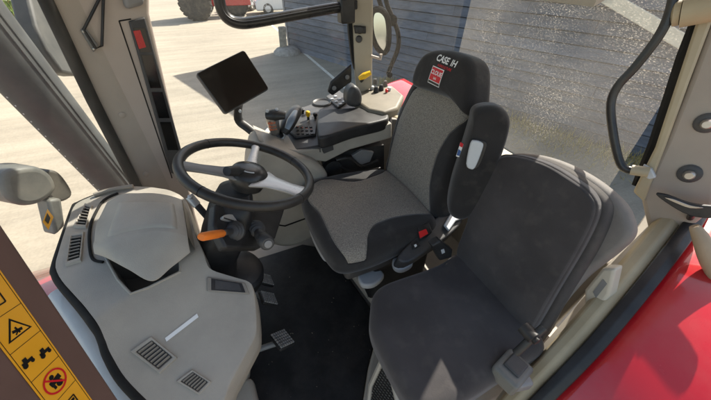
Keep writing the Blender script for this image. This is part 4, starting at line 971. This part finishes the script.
m = MB(); m.prism([AP(*q, .01) for q in spline([np.array(a, float) for a in ((467, 160), (470, 142), (476, 139), (486, 142), (486, 149), (479, 166), (472, 168))], 3, True)], apl[1]*.004); m.build('cutout', BLACK, arm, .002)
m = MB(); m.prism([AP(*q, .014) for q in spline([np.array(a, float) for a in ((466, 163), (470, 143), (474, 139.5), (482, 142), (482, 148), (475, 166), (470, 168))], 3, True)], apl[1]*.012); m.build('adjuster', LGREY, arm, .004, 3)
m = MB(); m.prism([P(x, y, plane=(np.array((.27, -.165, .8)), apl[1])) for x, y in ((460.5, 142), (463.5, 144), (459, 157), (456, 156))], apl[1]*.003)
tl = m.build('side_tag', [STICKW], ds); 
m = MB(); m.prism([P(x, y, plane=(np.array((.27, -.165, .8))+apl[1]*.0035, apl[1])) for x, y in ((460.5, 142), (463.5, 144), (462.3, 147.5), (459.4, 146))], apl[1]*.001); m.build('tag_print', STICKR, tl)
m = MB(); m.prism([P(x, y, plane=(np.array((.27, -.165, .8))+apl[1]*.0035, apl[1])) for x, y in ((458.5, 149), (461, 151), (459.4, 156), (456.6, 155))], apl[1]*.001); m.build('tag_print', mk('blue_print', (.03, .1, .3), .5), tl)
# black belt latch between the seats
m = MB(); m.prism([P(x, y, y=-.29) for x, y in ((432, 246), (441, 241), (453, 250), (452, 258), (440, 261))], (0, .03, 0)); lt_ = m.build('belt_latch', BLACK, None, .006, 3)
tag(lt_, 'black belt latch with a pale square between the two seats', 'belt latch')
m = MB(); m.prism([P(x, y, y=-.2915) for x, y in ((441, 250), (444, 249), (445, 252.5), (442, 254))], (0, .001, 0)); m.build('latch_mark', LGREY, lt_)

# ------------------------------------------------------------------ passenger seat
pc = -.475
ps = thing('passenger_seat', (.05, pc, .05), 'plain dark cloth passenger seat in front of the red fender', 'seat')
pu_o = [(-.20, -.14), (-.17, -.20), (-.05, -.215), (.15, -.205), (.27, -.19), (.30, 0), (.27, .19), (.15, .19), (-.03, .195), (-.12, .185), (-.17, .13), (-.205, .04)]
psu = polyseam([tuple(p) for p in spline([np.array(q) for q in pu_o], 4, True)])
pad('seat_cushion', pu_o, (.03, pc, .45), (1, 0, 0), (0, 1, 0), (0, 0, 1), .11, .035, .018, PASSEN, ps, None, .004)
PB, PT = np.array((.255, pc+.025, .43)), np.array((.375, pc+.05, .885)); pv_ = unit(PT-PB); pn = np.cross(pv_, (0, 1, 0)); pn = pn if pn[0] < 0 else -pn
pb_o = uvpx(((455, 259), (466, 225), (481, 188), (498, 166), (515, 160), (550, 167), (585, 185), (603, 199), (607, 216), (592, 246), (563, 288), (538, 324), (524, 340), (505, 325), (480, 295)), PB, (0, 1, 0), pv_)
psq = polyseam([tuple(p) for p in spline([np.array(q) for q in pb_o], 4, True)])
pback = pad('backrest', pb_o, PB, (0, 1, 0), pv_, pn, .07, .014, .012, PASSEN, ps, lambda u, v_, h: -psq(u, v_)-.003, .004)
ob = PB-pn*.028
sh1 = uvpx(((462, 250), (476, 205), (497, 166), (515, 160), (552, 165), (590, 183), (614, 201), (619, 218), (604, 250), (575, 290), (550, 325), (534, 345), (510, 330)), ob, (0, 1, 0), pv_)
pad('side_panel', sh1, ob, (0, 1, 0), pv_, pn, .05, .016, 0, mk('dark_grey_back_cloth', (.05, .045, .044), .9, .1, 12, .2, 300, dust=.1), ps, None, .001)
ob = PB-pn*.062
sh2 = uvpx(((470, 250), (480, 205), (500, 168), (518, 159), (555, 163), (596, 179), (630, 203), (643, 224), (643, 240), (625, 256), (590, 280), (562, 308), (542, 338), (520, 335)), ob, (0, 1, 0), pv_)
shell = pad('backrest_shell', sh2, ob, (0, 1, 0), pv_, pn, .05, .02, 0, mk('grey_back_trim', (.15, .137, .128), .75, .1, 12, .2, 300, dust=.2), ps, None, .001)
# frame, hinge and latch of the passenger seat
MB().prism([(-.1, pc-.15, .06), (.28, pc-.15, .06), (.28, pc+.15, .06), (-.1, pc+.15, .06)], (0, 0, .30)).build('seat_box', BEIGED, ps, .02, 3)
hg = P(533, 337, y=-.675)
m = MB(); m.lathe(hg, (0, -1, 0), [(.018, -.03), (.018, .004), (.011, .006), (.011, .014), (.004, .016)], 18); m.tube([hg+np.array((-.03, 0, -.06)), hg, hg+pv_*.03-pn*.02], .010, 10); m.build('hinge', BLACK, ps)
# grey latch box
lb = P(515, 368, z=.46); bxx = unit((.8, .55, 0)); byy = unit((-.55, .8, .0))
t = thing('belt_retractor', lb, 'grey plastic latch box at the door side corner of the passenger seat', 'latch box')
lx = unit(P(514, 348, z=.48)-P(492, 372, z=.48)); ly = np.cross((0, 0, 1), lx)
lc = (P(492, 372, z=.48)+P(536, 362, z=.48))/2
MB().box(lc-np.array((0, 0, .03)), (.088, .075, .06), (lx, ly, (0, 0, 1))).build('case', mk('grey_green_plastic', (.13, .13, .12), .5, .1, 15, .1, 350, dust=.2), t, .01, 3)
MB().box(lc+np.array((0, 0, .003))+lx*.006+ly*.0, (.05, .045, .010), (lx, ly, (0, 0, 1))).build('cover', CHAR, t, .004, 3)
bq = P(520, 381, z=.45)
MB().box(bq, (.05, .04, .04), (unit(lx-ly*.5), np.cross((0, 0, 1), unit(lx-ly*.5)), (0, 0, 1))).build('button', GREYP, t, .008, 3)
# storage net under the passenger seat
t = thing('storage_net', P(383, 385, z=.2), 'black string net in a pale frame under the passenger cushion', 'net')
npl = (P(376, 400, z=.14), unit((-1, -.25, .5)))
def NP(px, py): return P(px, py, plane=npl)
NX = [NP(386, 352), NP(400, 410), NP(392, 440), NP(366, 430), NP(371, 385)]
MB().tube(NX+[NX[0]], .010, 8).build('frame', BEIGE, t)
m = MB()
for i in range(-12, 14):
    for s in (-1, 1):
        p0 = NP(383, 390); u_ = unit(NP(400, 410)-NP(386, 352)); w_ = np.cross(npl[1], u_); d = unit(u_+w_*s); o_ = p0+w_*i*.016 if True else 0
        cl = []
        for t_ in np.linspace(-.2, .2, 81):
            q = o_+d*t_; a2, b2 = np.dot(q-NX[0], u_), np.dot(q-NX[0], w_)
            poly = [(np.dot(r-NX[0], u_), np.dot(r-NX[0], w_)) for r in NX]
            if inside(a2, b2, poly): cl.append(q)
        if len(cl) > 2: m.tube([cl[0], cl[-1]], .0022, 5)
m.build('mesh_strings', RUBBER, t)
# white box behind the passenger seat
wbx = P(595, 298, x=.43); t = thing('control_box', wbx, 'pale plastic box with a printed label behind the passenger backrest', 'box')
MB().prism([P(x, y, x=.43) for x, y in ((584, 290), (602, 268), (615, 269), (609, 296), (594, 314), (584, 308))], (.04, 0, 0)).build('case', mk('yellowed_white_plastic', (.5, .46, .38), .5, .08, 12, .1, dust=.3), t, .008, 3)
MB().prism([P(x, y, x=.429) for x, y in ((593, 292), (603, 279), (607, 284), (596, 298))], (-.001, 0, 0)).build('printed_label', GREYP, t)

# ------------------------------------------------------------------ right hand armrest console
con = thing('armrest_console', (.05, .45, .05), 'warm grey console with padded black armrest beyond the driver seat', 'console')
MB().prism([P(x, y, z=.66) for x, y in ((256, 136), (272, 146), (296, 150), (320, 146), (392, 121), (392, 100), (374, 86), (336, 94), (305, 106), (278, 112))], (0, 0, -.045)).build('console_top', CHAR, con, .012, 3)
MB().prism([P(x, y, y=.385) for x, y in ((258, 140), (275, 147), (298, 151), (320, 148), (392, 123), (392, 138), (350, 150), (326, 162), (300, 160), (280, 154))], (0, .17, 0)).build('console_body', BEIGE, con, .014, 3)
m = MB(); m.prism([P(x, y, y=.375) for x, y in ((322, 149), (333, 145), (334, 150), (324, 154))], (0, .011, 0)); o = m.build('socket_cover', CHAR, con, .003)
# pedestal curving to the floor
pd_ = [(262, 148), (300, 158), (320, 166), (330, 182), (322, 215), (316, 236), (292, 248), (268, 244), (252, 226), (250, 190), (252, 165)]
MB().prism([P(x, y, y=.33) for x, y in spline([np.array(a, float) for a in pd_], 4, True)], (0, .2, 0)).build('pedestal', BEIGE, con, .03, 4)
m = MB(); m.tube([P(258, 222, y=.328), P(285, 226, y=.328), P(318, 214, y=.328)], .004, 6); m.build('panel_gap', RUBBER, con)
# padded armrest
ar = [P(x, y, z=.73) for x, y in ((317, 116), (322, 110), (345, 108), (372, 107), (386, 111), (389, 116), (384, 120), (352, 128), (322, 137), (317, 131))]
O_ = sum(ar)/len(ar)
pad('armrest_pad', [(p[0]-O_[0], p[1]-O_[1]) for p in ar], O_, (1, 0, 0), (0, 1, 0), (0, 0, 1), .06, .014, .006, mk('black_armrest_vinyl', (.017, .017, .018), .5, .15, 20, .25, 350, dust=.03), con, None, .001)
# black mechanism below
m = MB(); m.prism([P(x, y, y=.44) for x, y in ((322, 162), (340, 152), (384, 145), (384, 172), (350, 176), (328, 176))], (0, .12, 0)); m.lathe(P(332, 168, y=.43), (0, -1, 0), [(.05, -.02), (.05, .02), (.03, .024)], 20)
m.tube([P(336, 160, y=.40), P(350, 158, y=.40), P(362, 166, y=.42), P(378, 160, y=.42)], .008, 8, smooth=4); m.tube([P(340, 166, y=.41), P(356, 172, y=.41), P(380, 168, y=.42)], .006, 8, smooth=4)
m.build('mechanism', BLACK, con)
m = MB(); m.prism([P(x, y, y=.42) for x, y in ((352, 156), (362, 150), (374, 152), (370, 162), (358, 166))], (0, .02, 0)); m.build('connector', GREYP, con, .003)
# control panel with buttons and levers
CZ = .662
m = MB(); m.prism([P(x, y, z=CZ) for x, y in ((283, 128), (292, 113), (318, 116), (316, 136), (296, 139))], (0, 0, .012)); pnl = m.build('control_panel', CHAR, con, .004)
m = MB()
for i in range(3):
    for j in range(4): m.box(P(297+j*4.6+i*.6, 127+i*3.4, z=CZ+.014), (.012, .012, .006))
m.build('button', BLACK, pnl, .001)
m = MB(); 
for j in range(4): m.box(P(298+j*4.4, 126.5+j*.9, z=CZ+.0175), (.006, .005, .001))
m.build('button_print', [mk('orange_red_print', (.6, .12, .06), .5)], pnl)
def slider(px, py, mt, h):
    b = P(px, py, z=CZ+.01); m = MB(); m.tube([b, b+np.array((0, 0, h*.5))], .007, 8); m.build('slider_stem', BLACK, con); m = MB(); m.lathe(b+np.array((0, 0, h*.4)), (0, 0, 1), [(.008, 0), (.012, .01), (.012, h*.5), (.007, h*.6)], 14); m.build('slider_knob', mt, con)
slider(308.5, 120, YELLOW, .05); slider(315.5, 119, BLACK, .035); slider(303, 114, BLACK, .03)
# palm rest (blue grey) beside joystick
m = MB(); m.tube([P(283, 133, z=.70), P(288, 124, z=.73), P(294, 113, z=.74), P(297, 109, z=.72)], [.024, .038, .040, .026], 18, smooth=5, flat=.8); m.build('palm_rest', BLACK, con)
m = MB(); m.tube([P(287, 129, z=.742), P(291, 120, z=.773), P(295, 112, z=.778)], [.014, .022, .016], 12, smooth=4, flat=.6); m.build('palm_rest_cover', mk('blue_grey_plastic', (.18, .22, .27), .35), con)
# cup recess and switch pad
m = MB(); c = P(322, 103, z=CZ); m.lathe(c, (0, 0, 1), [(.055, -.03), (.06, .004), (.055, .009), (.048, .006), (.044, .0015)], 26); m.build('cup_holder', BLACK, con)
m = MB(); m.prism([P(x, y, z=CZ) for x, y in ((326, 98), (338, 91), (350, 101), (338, 109))], (0, 0, .012)); sw = m.build('switch_pad', CHAR, con, .004)
for i in range(3):
    for j in range(2): MB().box(P(332+i*4.2+j*3.5, 98+i*2.6-j*2.6+1, z=CZ+.015), (.018, .016, .008)).build('switch', LGREY, sw, .002)
# rounded grey cup-like housing
m = MB(); m.prism([P(x, y, y=.57) for x, y in spline([np.array(a, float) for a in ((349, 106), (348, 98), (350, 91), (355, 86.5), (360, 89), (363, 96), (362, 105), (356, 108))], 3, True)], (0, .08, 0)); m.build('housing', CHAR, con, .02, 3)
# joystick
jb = P(276, 136, z=.68)
js = thing('joystick', jb, 'silver and black multi button joystick at the console front', 'joystick')
jt = P(271, 114, z=.82)
m = MB(); m.tube([jb, jb+(jt-jb)*.35], .016, 12); m.lathe(jb, (0, 0, 1), [(.04, -.01), (.034, .01), (.02, .03)], 18); m.build('stem', BLACK, js)
m = MB(); m.tube([jb+(jt-jb)*.1, jb+(jt-jb)*.4, jb+(jt-jb)*.75, jt], [.018, .026, .028, .017], 18, smooth=5); m.build('grip', STEEL, js)
m = MB(); hd = jt+np.array((.015, -.015, .0)); m.tube([hd+np.array((-.035, .014, -.003)), hd, hd+np.array((.04, -.014, -.006))], [.022, .034, .02], 16, smooth=4, flat=.7); m.build('head', BLACK, js)
m = MB()
for i in range(3):
    for j in range(3):
        q = jb+(jt-jb)*(.42+.14*i)+np.array((.011*(j-1)-.008, -.025, .004)); m.lathe(q, (-.3, -1, .2), [(.006, -.006), (.006, .006), (.003, .007)], 10)
m.build('button', [mk('rusty_orange_button', (.45, .12, .05), .4)], js)
m = MB()
for q in ((-.03, .0, .022), (.01, -.005, .024)): m.lathe(hd+np.array(q), (0, -.3, 1), [(.007, -.004), (.007, .003), (.003, .004)], 10)
m.build('thumb_button', LGREY, js)
m = MB(); m.prism([P(x, y, z=.66) for x, y in ((262, 138), (268, 131), (286, 136), (284, 142), (272, 146))], (0, 0, .02)); m.build('base_plate', LGREY, js, .005)

# ------------------------------------------------------------------ side tray with small controls under the far pillar
t = thing('side_tray', P(385, 98, z=0.730), 'tan side tray with small black controls below the far pillar', 'tray')
MB().prism([P(x, y, z=0.750) for x, y in ((352, 98), (358, 92), (374, 86), (392, 85), (404, 95), (398, 107), (384, 112), (368, 109))], (0, 0, -.05)).build('tray', mk('grey_tan_tray', (.16, .14, .105), .6, .1, 12, .1, 200, dust=.2), t, .014, 3)
def lever(px, py, tx, ty, name, mt, z=.67):
    b = P(px, py, z=z); tp = P(tx, ty, z=z+.13); m = MB(); m.tube([b, tp], .007, 8); m.build(name, mt, t)
m = MB(); b = P(360, 84, z=.77); tp = P(364, 76, z=.86); m.tube([b, tp], .009, 10); m.lathe(b, (0, 0, 1), [(.025, -.02), (.02, .01), (.01, .02)], 14); m.build('lever_stem', BLACK, t)
m = MB(); m.tube([tp-np.array((.026, -.01, .012)), tp, tp+np.array((.034, -.01, .016))], [.013, .023, .015], 14, smooth=4, flat=.7); m.build('yellow_lever', YELLOW, t)
for x, y in ((375, 84), (381, 90), (385, 86), (376, 92)): MB().lathe(P(x, y, z=0.752), (0, 0, 1), [(.016, 0), (.013, .02), (.009, .03), (.004, .031)], 12).build('knob', BLACK, t)
for x, y in ((372, 89), (389, 90)): MB().lathe(P(x, y, z=0.754), (0, 0, 1), [(.012, 0), (.012, .015), (.006, .018)], 12).build('small_knob', LGREY, t)
m = MB(); m.lathe(P(386.5, 92, z=0.754), (0, 0, 1), [(.008, 0), (.008, .016), (.004, .018)], 12); m.build('red_knob', REDP, t)

# ------------------------------------------------------------------ monitor
mo = thing('monitor', (-.33, .58, .7), 'black flat monitor tilted on an arm at the console front', 'monitor')
sc_ = .86
mcn = [CAM+(np.array(q)-CAM)*sc_ for q in ((-.496, .775, .937), (-.253, .877, .994), (-.177, .794, .817), (-.42, .692, .76))]
mcc = sum(mcn)/4; mu = unit(mcn[1]-mcn[0]); mn = unit(np.cross(mcn[3]-mcn[0], mu)); mn = mn if np.dot(mn, CAM-mcc) > 0 else -mn
mv = np.cross(mn, mu); mw = np.linalg.norm(mcn[1]-mcn[0]); mh = np.linalg.norm(mcn[3]-mcn[0])
def rrect(w_, h_, r, n=6):
    out = []
    for cx, cy, a0 in ((w_/2-r, h_/2-r, 0), (-w_/2+r, h_/2-r, 90), (-w_/2+r, -h_/2+r, 180), (w_/2-r, -h_/2+r, 270)):
        for i in range(n+1): a = R(a0+90*i/n); out.append((cx+r*math.cos(a), cy+r*math.sin(a)))
    return out
MB().prism([mcc+mu*a+mv*b for a, b in rrect(mw, mh, .012)], -mn*.028).build('case', CHAR, mo, .005, 3)
MB().prism([mcc+mu*a+mv*b+mn*.0005 for a, b in rrect(mw-.008, mh-.008, .009)], mn*.0015).build('screen', SCREEN, mo, smooth=False)
m = MB(); pa_ = [mcc-mn*.035-mv*.05, P(238, 118, y=.62), P(248, 128, y=.60), P(262, 138, y=.56), P(275, 142, y=.52)]
m.tube(pa_, .022, 12, smooth=5, flat=.6); m.build('arm', BLACK, mo)
m = MB(); m.lathe(P(240, 111, y=.575), (0, -1, 0), [(.007, 0), (.007, .004), (.004, .005)], 10); m.build('arm_bolt', LGREY, mo)

# ------------------------------------------------------------------ grab bars on the door side
gpl = (CP(640, 172, .05), cn)
gb = [P(x, y, plane=gpl) for x, y in ((676, -30), (672, 5), (660, 34), (636, 66), (618, 86), (611, 104), (613, 132), (619, 160), (626, 169), (640, 171))]
t = thing('grab_bar', gb[-1], 'bent black grab bar running from the roof to the near rear pillar', 'grab bar')
MB().tube(gb, .0115, 14, smooth=7).build('tube', SATIN, t)
MB().lathe(gb[-1], unit(gb[-1]-gb[-2]), [(.015, -.02), (.015, .02)], 14).build('end_clamp', TAN, t)
hpl = .055
m = MB(); m.prism([CP(*q, hpl) for q in spline([np.array(a, float) for a in ((656, 193), (668, 194), (690, 202), (715, 205), (760, 208), (760, 216), (712, 217), (690, 214), (672, 205))], 3, True)], cn*.012); dh = m.build('door_handle', BLACK, cab, .004, 3)
m = MB(); m.prism([CP(*q, hpl+.013) for q in spline([np.array(a, float) for a in ((664, 197), (674, 199), (690, 205), (704, 207.5), (690, 208), (675, 202.5))], 3, True)], cn*.003); m.build('chrome_face', CHROME, dh, .001)
m = MB(); m.tube([CP(690, 218, 0), CP(692, 214, hpl)], .008, 10); m.build('pivot', BLACK, dh)
m = MB(); m.tube([P(x, y, plane=(CP(700, 240, .10), cn)) for x, y in ((694, 226), (700, 236), (712, 262), (735, 300))], [.010, .017, .024, .026], 16, smooth=4); tag(m.build('door_grip', mk('tan_rubber_grip', (.36, .28, .19), .6, .1, 20, .2, 300), None), 'tan rubber grip at the right edge below the blade handle', 'grip')
settle()
